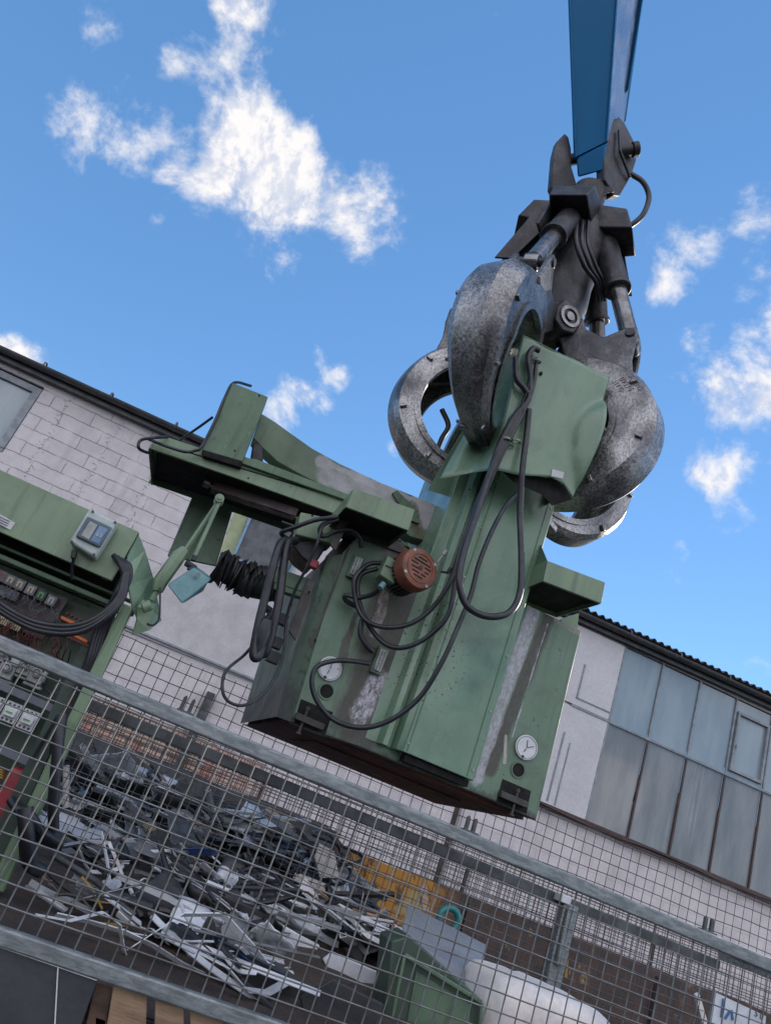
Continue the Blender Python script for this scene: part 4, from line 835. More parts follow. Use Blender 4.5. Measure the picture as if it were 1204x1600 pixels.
fb = MB(); c = V(607,890,3.78); fb.hexa([c+Vector((-.045,-.04,-.06)), c+Vector((.05,-.04,-.075)), c+Vector((.05,.06,-.075)), c+Vector((-.045,.06,-.06))], [c+Vector((-.04,-.04,.06)), c+Vector((.045,-.04,.045)), c+Vector((.045,.06,.045)), c+Vector((-.04,.06,.06))]); obj('terminal_box', fb, M['green'], mo, bevel=.006)
fb = MB(); fb.box(c+Vector((-.035,-.047,-.002)), c+Vector((.035,-.04,.004))); obj('box_lid_seam', fb, M['dirt_steel'], mo)
fb = MB(); g_ = V(599,912,3.72); fb.cyl(g_, g_+Vector((-.012,-.01,-.035)), .018, n=14); obj('cable_gland', fb, M['lampgreen'], mo)
for (a, b_) in (((693,867,3.7),(684,878,3.72)), ((700,895,3.7),(688,893,3.72))):
    q = MB(); q.cyl(V(*b_), V(*a), .007, n=8); q.cyl(V(*a), V(*a)+Vector((.004,-.008,.03)), .013, n=12); obj('eye_bolt', q, M['conn'] if a[1] < 880 else M['black'], mc)
# plug connectors on the base front
for (cx, cy, hh, ang) in ((556,885,.115,1), (594,1032,.125,1)):
    p = V(cx, cy, VB-.04); q = MB(); q.box(p-Vector((.032,.0,hh*.62)), p+Vector((.032,.036,hh*.62))); o = obj('plug_housing', q, M['green_dull'], mc, bevel=.006)
    q = MB(); q.box(p-Vector((.022,.012,hh*.5)), p+Vector((.022,-.001,hh*.5))); obj('plug_insert', q, M['conn'], o, bevel=.004)
    q = MB()
    for r_ in range(12):
        for s in (-1, 1): q.cyl(p+Vector((s*.009,-.0145,-hh*.42+r_*hh*.076)), p+Vector((s*.009,-.012,-hh*.42+r_*hh*.076)), .0028, n=6)
    obj('pin_row', q, M['hole'], o)
# cables on the machine
R1, R2, R3 = .0135, .017, .009
CB = [
 ([(842,548,3.78),(832,545,3.72),(824,560,3.7),(828,590,3.68),(824,625,3.66),(800,655,3.65),(778,700,3.62),(765,740,3.6),(745,800,3.56),(725,860,3.54),(717,905,3.5),(728,945,3.5),(760,963,3.5),(795,957,3.5),(812,925,3.52),(814,870,3.56),(812,800,3.6),(816,730,3.65),(822,680,3.68),(826,640,3.7)], .0185),
 ([(826,560,3.76),(826,600,3.7),(806,660,3.66),(780,710,3.62),(750,780,3.6),(722,850,3.62),(705,905,3.64),(675,950,3.7),(640,975,3.75),(600,980,3.8),(570,968,3.85),(556,940,3.88),(554,905,3.88),(575,882,3.88),(600,880,3.86)], R1),
 ([(838,560,3.76),(832,605,3.72),(812,655,3.67),(786,705,3.64),(756,775,3.62),(730,845,3.62),(712,905,3.64),(700,960,3.66),(668,995,3.72),(630,1012,3.78),(600,1005,3.84),(575,975,3.88),(560,935,3.89),(562,900,3.9),(590,888,3.88)], R1),
 ([(830,556,3.78),(824,610,3.74),(800,665,3.68),(772,720,3.66),(744,790,3.64),(720,860,3.66),(706,900,3.66)], R1),
 ([(804,560,3.9),(806,590,3.82),(818,606,3.76),(824,615,3.73)], .019),
 ([(806,772,3.70),(790,790,3.66),(768,830,3.66),(748,880,3.66),(735,930,3.66),(715,980,3.66),(690,1035,3.68),(655,1090,3.74),(610,1125,3.8),(565,1137,3.85),(522,1125,3.88),(495,1095,3.9),(487,1065,3.9),(495,1042,3.9),(520,1033,3.9),(550,1033,3.9),(576,1037,3.93)], R1),
 ([(596,916,3.72),(585,927,3.8),(560,934,3.88),(541,930,3.9),(540,938,3.92),(560,950,3.94)], R1),
 ([(566,968,3.93),(563,990,3.93),(572,1008,3.93),(582,1018,3.95)], .017),
 ([(564,856,3.9),(562,840,3.88),(548,828,3.88),(525,830,3.9),(505,838,3.9),(500,825,3.9),(515,812,3.88),(530,810,3.9)], .014),
 ([(530,808,3.8),(495,812,3.85),(460,824,3.9),(440,832,3.95),(446,840,4.0),(462,848,4.0)], .013),
 ([(530,812,3.8),(505,822,3.85),(495,850,3.85),(480,885,3.9),(462,920,3.95),(448,965,4.0),(444,1010,4.0),(436,1045,3.95),(415,1080,3.9),(385,1101,3.85),(360,1098,3.85),(348,1080,3.85),(352,1050,3.9),(380,1025,3.95),(392,1012,4.0)], .0085),
 ([(456,845,4.0),(440,848,3.9),(428,880,3.85),(415,930,3.85),(404,975,3.85),(396,1022,3.85),(405,1024,3.85),(416,985,3.87)], .024),
 ([(462,845,4.0),(450,848,3.92),(443,880,3.88),(437,930,3.86),(428,975,3.86),(414,1020,3.88),(406,1012,3.9),(412,980,3.9),(425,960,3.92)], .024),
 ([(262,683,4.1),(240,684,4.0),(220,688,4.0),(217,700,4.0),(230,707,4.1),(238,706,4.15)], .009),
 ([(232,686,4.08),(262,698,4.06),(290,706,4.05),(305,704,4.05),(315,698,4.04),(335,660,4.05),(352,620,4.08),(366,598,4.15),(392,603,4.3)], .009),
 ([(275,692,4.3),(310,668,4.2),(332,652,4.1)], .008),
]
def lift(p): return (p[0], p[1], min(p[2], VH-.045)) if p[0] > 765 and p[1] < 770 else p
for pts, r_ in CB: tube('cable', [lift(p) for p in pts], r_, 'rubber', mc, n=10, k=7)
q = MB(); p, p2 = V(418,968,3.84), V(402,1018,3.86); q.tube([p, p.lerp(p2,.35), p2], [.03,.045,.03], 14); obj('tape_wrap', q, M['rubber'], mc, smooth=50)
for px, py, v_ in ((790,687,3.57),(806,690,3.57),(838,565,3.57)):
    q = MB(); p = V(px,py,v_); q.ring(p-Vector((0,0,.005)), Vector((-.25,0,1)), .022, .029, .012, 16); obj('cable_clip', q, M['green_yellow'], mc)
q = MB(); q.box(V(845,583,VH-.014)-Vector((.008,0,.008)), V(845,583,VH-.01)+Vector((.008,.02,.008))); obj('clip_hole', q, M['hole'], mc)
# ------------------------------------------------------------------ open control cabinet on the trailer
KV = 3.0
kb = thing('control_cabinet', (-.75, 3.1, -.63), 'open green electrical cabinet full of relays and loose black cables at the left edge', 'cabinet')
KM = M['green']
def kp(name, pts, v, dv, m_, par=None, bevel=.0): return obj(name, MB().prism(P(pts, v), (0,dv,0)), M[m_] if isinstance(m_, str) else m_, par or kb, bevel=bevel)
LX = -1.75
hd = P([(33,747),(215,835),(173,907)], KV); zl = hd[0].z; xr_ = hd[1].x; zl2 = hd[2].z
b = MB(); b.prism([Vector((LX,KV,zl)), Vector((xr_,KV,zl-.005)), Vector((xr_-.004,KV,zl2)), Vector((LX,KV,zl2+.01))], (0,.02,0)); hood = obj('hood_front', b, KM, kb, bevel=.003)
b = MB(); b.box((LX,KV+.022,zl-.012),(xr_,KV+.42,zl-.004)); b.box((LX,KV+.40,-.6),(xr_+.03,KV+.43,zl-.014)); obj('cabinet_shell', b, M['green_dull'], kb)
b = MB(); b.box((LX,KV+.12,zl2-.03),(xr_+.10,KV+.15,zl2-.018)); b.box((LX,KV+.10,zl2-.075),(xr_+.12,KV+.15,zl2-.055)); obj('roof_rail', b, M['green_dull'], kb, bevel=.004)
b = MB(); b.box((LX,KV+.16,V(60,905,KV+.16).z),(xr_+.08,KV+.19,zl2-.076)); b.box((LX,KV+.16,zl2-.018),(xr_,KV+.39,zl-.02)); obj('dark_recess', b, M['hole'], kb)
kp('hood_clip', [(160,890),(170,894),(167,905),(157,900)], KV+.02, .04, 'green', bevel=.003)
# back plate
b = MB(); b.box((LX,KV+.30,-.58),(xr_+.03,KV+.32,zl2-.15)); bp = obj('back_plate', b, M['panel_dark'], kb)
kp('mounting_plate', [(108,938),(182,965),(150,1060),(40,1018)], KV+.285, .01, mat('olive_plate', fgreen((.085,.12,.085), (.07,.10,.07), .5, .2, .9)))
# side post, swept side panel
b = MB(); pt, pb = V(200,945,KV+.0), V(-2,1382,KV+.0); b.prism([pt+Vector((-.022,0,0)), pt+Vector((.022,0,0)), pb+Vector((.026,0,-.02)), pb+Vector((-.026,0,-.02))], (0,.05,0)); obj('corner_post', b, M['green_yellow'], kb, bevel=.006)
b = MB(); b.prism([pt+Vector((-.09,.06,-.2)), pt+Vector((-.03,.06,-.2)), pb+Vector((-.03,.06,0)), pb+Vector((-.09,.06,0))], (0,.03,0)); obj('inner_channel', b, M['panel_dark'], kb)
b = MB(); pts_ = [(216,836,KV+.02),(226,860,KV+.06),(238,900,KV+.12),(248,950,KV+.2),(251,970,KV+.24)]; lf = [(200,868,KV+.0),(196,885,KV+.0),(200,915,KV+.0),(207,950,KV+.0),(214,965,KV+.0)]
vs = P3(pts_)+P3(lf); b.add(vs, [(i, i+1, i+6, i+5) for i in range(4)]); obj('side_panel', b, M['green_glossy'], kb, solid=.006)
b = MB(); b.add(P3([(214,950,2.98),(238,951,3.0),(251,970,3.06),(232,985,3.02),(207,992,3.0),(214,968,2.98)]), [(0,1,2,3,4,5)]); b.add(P3([(214,950,2.98),(222,938,3.0),(244,945,3.06),(251,970,3.06),(238,951,3.0)]), [(0,1,2,3,4)]); obj('lamp_bracket', b, KM, kb, solid=.008)
# sticker and scuffs
s_ = kp('sticker', [(-30,789),(0,803),(24,817),(17,828),(0,820),(-34,805)], KV-.003, .002, 'sticker', hood)
b = MB()
for q in range(4): b.bar(V(-24,797+q*3.4,KV-.004), V(16-q*2,815+q*3.4,KV-.004), .0012, .003, (0,0,1))
obj('sticker_print', b, M['ink'], s_)
# breaker box
b = MB(); F_q = P([(139,795),(184,815),(149,872),(108,846)], KV-.085); b.prism(F_q, (0,.075,0)); bk = obj('breaker_box', b, M['grey_box'], kb, bevel=.009)
kp('clear_window', [(137,806),(176,824),(156,856),(118,838)], KV-.098, .014, 'window_clear', bk, .006)
kp('breaker_label', [(141,814),(153,820),(139,843),(127,836)], KV-.101, .002, 'conn', bk); kp('breaker_face', [(156,821),(169,827),(154,850),(142,844)], KV-.101, .002, 'blue_label', bk)
text_on('breaker_marking', '63', .022, V(155,836,KV-.103), V(170,842,KV)-V(155,836,KV), V(159,829,KV)-V(155,836,KV), 'sticker', bk, .0006)
b = MB()
for px, py in ((145,799),(180,816),(112,846),(147,866)): p = V(px,py,KV-.09); obj('box_screw', MB().cyl(p, p+Vector((0,.01,0)), .005, n=10), M['ink'], bk)
tube('cable', [(117,868,KV-.03),(113,885,KV+.0),(113,905,KV+.03)], .006, 'rubber', kb)
kp('cable_gland', [(112,858),(121,861),(117,873),(110,871)], KV-.06, .03, 'black', bk, .004)
# relay plate
rp_ = kp('relay_plate', [(-60,868),(0,893),(108,936),(66,1000),(0,972),(-70,946)], KV+.2, .012, 'maroon')
def sq(cx, cy, hw, hh, v):
    p = V(cx,cy,v); return [p+Vector((-hw,0,-hh)), p+Vector((hw,0,-hh)), p+Vector((hw,0,hh)), p+Vector((-hw,0,hh))]
for k, (px, py) in enumerate([(1,899),(16,906),(31,913),(48,921),(64,930),(80,938),(-14,893)]):
    o = obj('relay', MB().prism(sq(px,py,.020,.022,KV+.15), (0,.05,0)), M['scrapgrey'] if k != 4 else M['panel_dark'], kb, bevel=.003)
    p = V(px,py,KV+.147); b = MB(); b.prism([p+Vector(q) for q in ((-.010,0,-.011),(-.004,0,-.011),(-.004,0,.006),(.004,0,.006),(.004,0,-.011),(.010,0,-.011),(.010,0,.012),(-.010,0,.012))], (0,.002,0))
    obj('relay_mark', b, M[('red','cream','cream','cream','greenlens','conn','cream')[k]], o)
for px, py in ((5,924),(20,930),(-12,916)):
    p = V(px,py,KV+.16); b = MB(); b.box(p-Vector((.02,0,.02)), p+Vector((.02,.04,.02))); o = obj('round_socket', b, M['scrapgrey'], kb, bevel=.004); b = MB(); b.cyl(p+Vector((0,-.003,0)), p, .014, n=16); obj('socket_face', b, M['duct'], o)
b = MB(); p0, p1 = V(-40,950,KV+.185), V(33,983,KV+.185); b.bar(p0, p1, .012, .02); ts = obj('terminal_strip', b, M['dirt_steel'], kb)
b = MB()
for k in range(22): q = p0.lerp(p1, (k+.5)/22); b.box(q+Vector((-.0035,-.012,-.014)), q+Vector((.0025,-.004,.014)))
obj('terminal', b, M['cream'], ts)
b = MB(); random.seed(12)
for k in range(60):
    q = V(-40,958,KV+.18).lerp(V(100,1010,KV+.18), random.random())+Vector((0,random.uniform(-.03,.02),random.uniform(-.02,.03))); b.tube(spline([q, q+Vector((random.uniform(-.02,.02),-.02,-.02)), q+Vector((random.uniform(-.03,.03),-.01,-.05))], 4), .0017, 5)
obj('loose_wire', b, M['boardred'], kb); 
b = MB()
for k in range(46):
    q = V(-20,905,KV+.16).lerp(V(95,955,KV+.16), random.random())+Vector((0,random.uniform(-.03,.02),random.uniform(-.03,.02))); b.tube(spline([q, q+Vector((random.uniform(-.02,.02),-.025,-.015)), q+Vector((random.uniform(-.03,.03),-.01,-.04))], 4), .0016, 5)
obj('loose_wire', b, M['scrapgrey'], kb)
# orange relay block
b = MB(); F_q = P([(96,963),(118,972),(112,996),(86,984)], KV+.17); 
ob = kp('orange_block', [(97,962),(152,986),(139,1004),(84,980)], KV+.19, .05, 'dirt_steel', None, .004)
kp('orange_edge', [(96,961),(126,975),(124,981),(94,967)], KV+.17, .03, 'orange', ob, .003); kp('orange_edge', [(112,988),(137,1000),(135,1005),(110,993)], KV+.17, .03, 'orange', ob, .003); kp('orange_edge', [(122,975),(138,982),(136,988),(120,981)], KV+.172, .02, 'orange', ob, .003)
b = MB()
for k in range(14): q = V(86,986,KV+.16).lerp(V(136,1008,KV+.16), k/13); b.cyl(q, q+Vector((0,.03,0)), .006, n=8)
for k in range(8): q = V(106,958,KV+.16).lerp(V(150,980,KV+.16), k/7); b.cyl(q, q+Vector((0,.03,0)), .006, n=8)
obj('terminal_screw', b, M['boardred'], ob)
for k in range(4): tube('wire', [(88+k*9,990+k*4,KV+.17),(90+k*7,1005+k*4,KV+.16),(80+k*9,1018+k*5,KV+.2),(92+k*4,1028+k*3,KV+.27)], .0028, 'black' if k % 2 else 'boardred', ob, n=6)
# fuses behind the trailer rail
for px, py, s in ((5,1023,.8),(11,1046,1.),(39,1043,.85),(58,1054,1.)):
    p = V(px,py,KV+.2); b = MB(); b.box(p-Vector((.030*s,0,.034*s)), p+Vector((.030*s,.06,.034*s))); b.box(p-Vector((.036*s,-.015,.05*s)), p+Vector((.036*s,.06,-.036*s))); o = obj('fuse_holder', b, M['conn'], kb, bevel=.004)
    b = MB(); b.cyl(p+Vector((0,-.03,.005)), p+Vector((0,-.001,.005)), .019*s, n=18); obj('fuse_cap', b, M['conn'], o, bevel=.003); b = MB(); b.ring(p+Vector((0,-.032,.005)), (0,1,0), .010*s, .014*s, .003, 18); obj('fuse_ring', b, M['ink'], o)
kp('blank_cover', [(19,1026),(33,1032),(28,1043),(15,1037)], KV+.19, .05, 'grey_box', None, .004)
for ya, yb in ((1070,1108),(1169,1198)):
    b = MB(); b.bar(V(-150,ya-66,KV+.2), V(84 if ya < 1100 else 62,yb,KV+.2), .05, .030); obj('cable_duct', b, M['duct'], kb, bevel=.003)
for px, py in ((17,1113),(44,1125),(-9,1103)):
    p = V(px,py,KV+.2); b = MB(); b.box(p-Vector((.030,0,.038)), p+Vector((.030,.05,.038))); b.box(p-Vector((.022,.02,.016)), p+Vector((.022,.0,.016))); o = obj('contactor', b, M['white_plastic'], kb, bevel=.003)
    b = MB()
    for s in (-1, 1):
        for k in (-1, 0, 1): q = p+Vector((k*.017,-.002,s*.028)); b.cyl(q, q+Vector((0,.002,0)), .005, n=8)
    obj('contact_screw', b, M['ink'], o); b = MB(); b.box(p-Vector((.014,.022,.004)), p+Vector((.010,-.02,.002))); obj('green_mark', b, M['greenlens'], o)
# red handle box and yellow-green wires low down
b = MB(); q = P([(18,1197),(47,1209),(38,1232),(30,1247),(22,1266),(8,1290),(-20,1278),(-4,1240)], KV+.10); b.prism(q, (0,.12,0)); obj('red_switch_box', b, M['red'], kb, bevel=.010)
for k in range(5): tube('earth_wire', [(-10,1195+k*4,KV+.2),(4,1200+k*4,KV+.19),(10,1212+k*3,KV+.22)], .0026, 'gold', kb, n=6)
kp('slot', [(88,1118),(93,1121),(54,1188),(49,1185)], KV-.002, .002, 'hole')
for a_, b_ in (((60,1060),(90,1120)), ((75,985),(88,960))): tube('wire', [(*a_,KV+.25),((a_[0]+b_[0])/2+8,(a_[1]+b_[1])/2,KV+.2),(*b_,KV+.26)], .005, 'black', kb)
# thick cables
for k in range(4):
    o = k*5; tube('cable', [(178+o,868+k*3,KV-.02),(190+o*.8,885,KV-.05),(193+o*.6,905,KV-.05),(178+o*.7,935,KV-.04),(152+o,980,KV+.02),(138+o*.9,1030,KV+.03),(115+o*.8,1090,KV+.05),(88+o*.6,1150,KV+.06),(72+o*.4,1210,KV+.08),(40+o,1270,KV+.1)], .0115, 'rubber', kb)
for k in range(3):
    tube('cable', [(196+k*2,895,KV-.06),(184+k*3,935+k*2,KV-.08),(150,966+k*5,KV-.08),(110,978+k*6,KV-.06),(60,973+k*6,KV-.03),(20,955+k*6,KV+.0),(-15,930+k*7,KV+.04)], .011, 'rubber', kb)
tube('cable', [(98,1118,KV-.05),(93,1150,KV-.08),(88,1200,KV-.08),(84,1250,KV-.05),(84,1298,KV)], .019, 'rubber', kb)
for k in range(3): tube('cable', [(18+k*4,1250+k*3,KV-.05),(36+k*6,1275,KV-.1),(50+k*8,1300,KV-.05),(84+k*6,1318,KV+.02)], .017, 'rubber', kb)
tube('cable', [(40,1262,KV-.1),(42,1300,KV-.1),(46,1345,KV-.05),(64,1360,KV)], .026, 'rubber', kb)
# work lamp on its jointed arm
wlm = obj('lamp_joint', MB().cyl(V(222,950,2.95), V(236,945,2.95), .022, n=16), M['green'], kb, bevel=.004)
LV = 3.05
b = MB(); b.tube([V(237,938,LV), V(245,924,LV)], [.012,.012], 12); b.tube([V(246,924,LV), V(250,910,LV), V(280,868,LV), V(290,858,LV)], [.022,.030,.030,.020], 8); obj('lamp_arm', b, M['green'], kb, smooth=30)
q = V(342,782,LV)
b = MB(); b.cyl(V(283,868,LV), q, .008, n=10); b.cyl(V(290,862,LV+.02), q+Vector((0,.02,0)), .007, n=10); b.cyl(V(305,868,LV-.02), q+Vector((.005,-.02,0)), .0085, n=12); obj('lamp_rod', b, M['green'], kb, smooth=40)
b = MB(); b.cyl(q-Vector((0,.035,0)), q+Vector((0,.03,0)), .020, n=18); b.cyl(q-Vector((0,.040,0)), q-Vector((0,.034,0)), .010, n=12); obj('lamp_knuckle', b, M['green'], kb, bevel=.003)
b = MB(); p = V(298,884,LV-.02); b.cyl(V(305,868,LV-.02), V(302,876,LV-.02), .010, n=12); b.cyl(p-Vector((.02,.012,0)), p+Vector((.02,.012,0)), .014, n=12); b.box(p-Vector((.008,.012,.02)), p+Vector((.012,.012,.01))); obj('lamp_knuckle', b, M['scrapdark'], kb, bevel=.002)
b = MB(); A_ = P3([(303,887,2.98),(324,897,3.0),(330,905,3.04),(300,893,3.12)]); B_ = P3([(260,914,2.92),(284,944,2.94),(300,934,3.08),(278,908,3.1)])
top4 = P3([(303,886,3.0),(331,905,3.02),(329,901,3.12),(306,884,3.12)]); bot4 = P3([(260,914,2.98),(284,945,2.98),(318,925,3.12),(290,900,3.14)])
b.hexa(bot4, top4); sh = obj('lamp_shade', b, M['lampgreen'], kb, bevel=.008)
b = MB(); b.cyl(V(310,898,2.975), V(310,898,2.99), .009, n=12); obj('shade_screw', b, M['conn'], sh)
tube('lamp_cable', [(250,918,LV-.03),(250,945,LV-.05),(248,968,LV-.05),(236,977,LV-.05),(220,965,LV-.03),(212,950,LV)], .004, 'rubber', kb)

# ------------------------------------------------------------------ scrap
random.seed(21)
GH = 'scrap pieces lying loose in the heap'
hp = MB(); nx, ny = 70, 26; vs = []
def prof(x):   # height of the heap crest along the yard
    pts = [(-2.6,-.75),(-1.2,-.50),(-.3,-.36),(.6,-.36),(1.3,-.30),(2.0,-.42),(2.6,-.85),(3.4,-1.3),(5,-1.55)]
    for (a, za), (b_, zb_) in zip(pts, pts[1:]):
        if a <= x <= b_: return za+(zb_-za)*(x-a)/(b_-a)
    return pts[0][1] if x < 0 else -1.6
def heapz(x, y):
    k = max(0, 1-((y-5.9)/1.35)**2) ; return -1.64+(prof(x)+1.64)*k**.7+.06*mnoise.noise(Vector((x*3, y*3, 0)))
for j in range(ny+1):
    for i in range(nx+1):
        x, y = -2.8+7.4*i/nx, 4.62+2.68*j/ny; vs.append((x, y, heapz(x, y)))
hp.add(vs, [(j*(nx+1)+i, j*(nx+1)+i+1, (j+1)*(nx+1)+i+1, (j+1)*(nx+1)+i) for j in range(ny) for i in range(nx)])
tag(obj('scrap_heap', hp, M['heap']), 'dark tangled bulk of the scrap heap beneath the loose pieces', 'scrap heap', kind='stuff')
bs = MB(); vs = []; nx, ny = 60, 16
def bedz(x, y): return -.632+max(0, (.08+.14*max(0, min(1, (x+.2)/.9))*max(0, min(1, (2.1-x)/.6)))*(y-2.45)/1.9)*(1+.5*mnoise.noise(Vector((x*4,y*4,3))))
for j in range(ny+1):
    for i in range(nx+1): x, y = XL+.06+(XR-XL-.12)*i/nx, TN+.08+2.05*j/ny; vs.append((x,y,bedz(x,y)))
bs.add(vs, [(j*(nx+1)+i, j*(nx+1)+i+1, (j+1)*(nx+1)+i+1, (j+1)*(nx+1)+i) for j in range(ny) for i in range(nx)])
tag(obj('dirt_layer', bs, M['soil']), 'brown dirt and crumbs covering the floor of the trailer', 'dirt', kind='stuff')
def frame(yaw, pitch, roll): return Matrix.Rotation(yaw,3,'Z')@Matrix.Rotation(pitch,3,'Y')@Matrix.Rotation(roll,3,'X')
def place(mb, c, rot, name, m_, label, cat, group, bevel=0., smooth=False, solid=0.):
    mb.v = [rot@p+c for p in mb.v]; return tag(obj(name, mb, M[m_], at=c, bevel=bevel, smooth=smooth, solid=solid), label, cat, group)
def bent_sheet(L, Wd, amp, n=14, m_=7):
    b = MB(); Wd *= 1.2; s0 = random.uniform(0, 9); vs = []; kx = random.uniform(-.5,.5)
    for i in range(n+1):
        for j in range(m_+1):
            u, v = i/n-.5, j/m_-.5; z = amp*(mnoise.noise(Vector((u*2.2+s0, v*1.5, s0)))*1.3+.7*abs(mnoise.noise(Vector((u*6+s0, v*5, s0))))+abs(u-kx)*.9*(1 if amp > .04 else .2))
            ed = .02*mnoise.noise(Vector((u*6+s0, v*6, 2))); vs.append((u*L+ed, v*Wd*(1+.15*mnoise.noise(Vector((u*3,s0,0))))+ed, z))
    b.add(vs, [(i*(m_+1)+j, (i+1)*(m_+1)+j, (i+1)*(m_+1)+j+1, i*(m_+1)+j+1) for i in range(n) for j in range(m_)]); return b
def profile(L, w_, h, kind, bend=.0):
    s0 = random.uniform(0, 9); pts = []
    for i in range(7):
        u = i/6-.5; pts.append(Vector((u*L, bend*L*(u*u-.1)*2, bend*.6*L*mnoise.noise(Vector((u*2+s0, s0, 0))))))
    sec = {'L': [(0,0),(w_,0),(w_,.003),(.003,.003),(.003,h),(0,h)], 'U': [(0,0),(w_,0),(w_,h),(w_-.003,h),(w_-.003,.003),(.003,.003),(.003,h),(0,h)], 'F': [(0,0),(w_,0),(w_,.004),(0,.004)], 'B': [(0,0),(w_,0),(w_,h),(0,h)]}[kind]
    b = MB(); n = len(sec); vs = [p+Vector((0,y,z)) for p in pts for y, z in sec]
    b.add(vs, [(i*n+k, (i+1)*n+k, (i+1)*n+(k+1) % n, i*n+(k+1) % n) for i in range(6) for k in range(n)]+[tuple(range(n)), tuple(range(7*n-1, 6*n-1, -1))]); return b
def coil(L, r_, turns):
    pts = [Vector((random.uniform(-.5,.5)*L, random.uniform(-.5,.5)*L, random.uniform(0,.4)*L)) for _ in range(turns)]
    return MB().tube(spline(pts, 6), r_, 6)
KINDS = [  # weight, kind, material, name, label, category
 (17,'U','alu','aluminium_profile','silvery aluminium channel profile lying loose among the mixed scrap','profile'),
 (12,'L','scrapwhite','angle_strip','thin white angle strip lying loose among the mixed scrap','strip'),
 (14,'F','scrapwhite','metal_strip','flat white metal strip lying loose among the mixed scrap','strip'),
 (12,'F','scrapgrey','metal_strip','flat dull grey strip lying loose among the mixed scrap','strip'),
 (18,'B','scrapdark','steel_bar','black square steel bar lying loose among the mixed scrap','bar'),
 (24,'S','scrapwhite','scrap_sheet','crumpled white sheet lying loose among the mixed scrap','sheet'),
 (15,'S','scrapgrey','scrap_sheet','crumpled dull grey sheet lying loose among the mixed scrap','sheet'),
 (22,'S','scrapdark','scrap_sheet','crumpled black sheet lying loose among the mixed scrap','sheet'),
 (12,'C','rubber','cable_tangle','tangled black cable lying loose among the mixed scrap','cable'),
 (6,'C','rod','wire_tangle','tangled bare wire lying loose among the mixed scrap','wire'),
 (7,'P','galv_old','pipe','thin grey pipe lying loose among the mixed scrap','pipe'),
 (8,'F','wood','wood_lath','pale wooden lath lying loose among the mixed scrap','lath'),
 (3,'F','scrapblue','metal_strip','flat blue strip lying loose among the mixed scrap','strip')]
def scrap(c, big=1., yawc=0., flat=True):
    r_ = random.uniform(0, sum(k[0] for k in KINDS))
    for k in KINDS:
        r_ -= k[0]
        if r_ <= 0: break
    if not flat and k[1] == 'S': k = KINDS[2]
    _, kd, m_, nm, lab, cat = k; L = random.choice((random.uniform(.2,.6), random.uniform(.5,1.35)))*big; rot = frame(random.gauss(yawc,.55), random.gauss(.10,.17), random.uniform(-.9,.9))
    if kd == 'S': mb = bent_sheet(L*.55, random.uniform(.12,.32)*big, random.uniform(.012,.05)*big)
    elif kd == 'C': mb = coil(.45*big, random.uniform(.006,.013) if m_ == 'rubber' else .0035, random.randint(4,8))
    elif kd == 'P': mb = MB().tube([(-L/2,0,0),(0,random.uniform(-.03,.03),.02),(L/2,0,0)], random.uniform(.009,.02), 10)
    else: mb = profile(L, random.uniform(.02,.06)*big, random.uniform(.015,.04)*big, kd, random.choice((0,0,.05,.1,.2,.45)))
    place(mb, c, rot, nm, m_, lab, cat, GH, smooth=45 if kd in 'CPS' else False, solid=.004 if kd == 'S' else 0)
for k in range(298):
    x = random.triangular(-1.5, 2.6, .6); y = random.uniform(4.75, 6.4); scrap(Vector((x, y, heapz(x, y)+random.uniform(-.03,.07))), random.choice((.6,.9,1.3)))
for k in range(300):
    x = random.triangular(-.2, 2.0, .8); y = random.uniform(2.75, 4.2); scrap(Vector((x, y, bedz(x, y)+random.uniform(.02,.09))), random.choice((.35,.45,.6)), 0, y > 3.0) if not (x > .78 and y < 3.55) else None

# larger single pieces
def one(name, pts, v, dv, m_, label, cat, bevel=.003, vec=None):
    q = P(pts, v); c = sum(q, Vector())/len(q); b = MB().prism(q, vec or (0,dv,0)); return tag(obj(name, b, M[m_], at=c, bevel=bevel), label, cat)
def sheet3(name, pts, m_, label, cat, solid=.006):
    q = P3(pts); c = sum(q, Vector())/len(q); b = MB().add(q, [tuple(range(len(q)))]); return tag(obj(name, b, M[m_], at=c, solid=solid), label, cat)
def ribbed(name, a, b_, c_, d_, m_, label, cat, ribs=4, amp=.015):
    a, b_, c_, d_ = P3([a, b_, c_, d_]); nu, nv = 24, 30; vs = []; n = (b_-a).cross(d_-a).normalized()
    for j in range(nv+1):
        for i in range(nu+1): u, v = i/nu, j/nv; vs.append(bil([a,b_,c_,d_], u, v)+n*amp*_s(v*ribs*2*math.pi)+n*.02*mnoise.noise(Vector((u*3,v*3,1))))
    return tag(obj(name, MB().add(vs, [(j*(nu+1)+i, j*(nu+1)+i+1, (j+1)*(nu+1)+i+1, (j+1)*(nu+1)+i) for j in range(nv) for i in range(nu)]), M[m_], at=(a+c_)/2, smooth=True, solid=.004), label, cat)
ribbed('profiled_sheet', (62,1258,5.3),(178,1292,5.3),(150,1330,4.9),(45,1290,4.9), 'scrapwhite', 'large white ribbed sheet at the left end of the scrap heap', 'sheet', 3, .02)
sheet3('scrap_sheet', [(95,1255,5.6),(110,1232,5.7),(128,1243,5.7),(140,1265,5.6)], 'scrapwhite', 'small upright white sheet below the light blue pipes', 'sheet')
sheet3('scrap_board', [(48,1238,5.6),(56,1228,5.7),(76,1236,5.7),(74,1248,5.6)], 'scrapblue', 'small blue panel on the heap beside the green cabinet', 'panel')
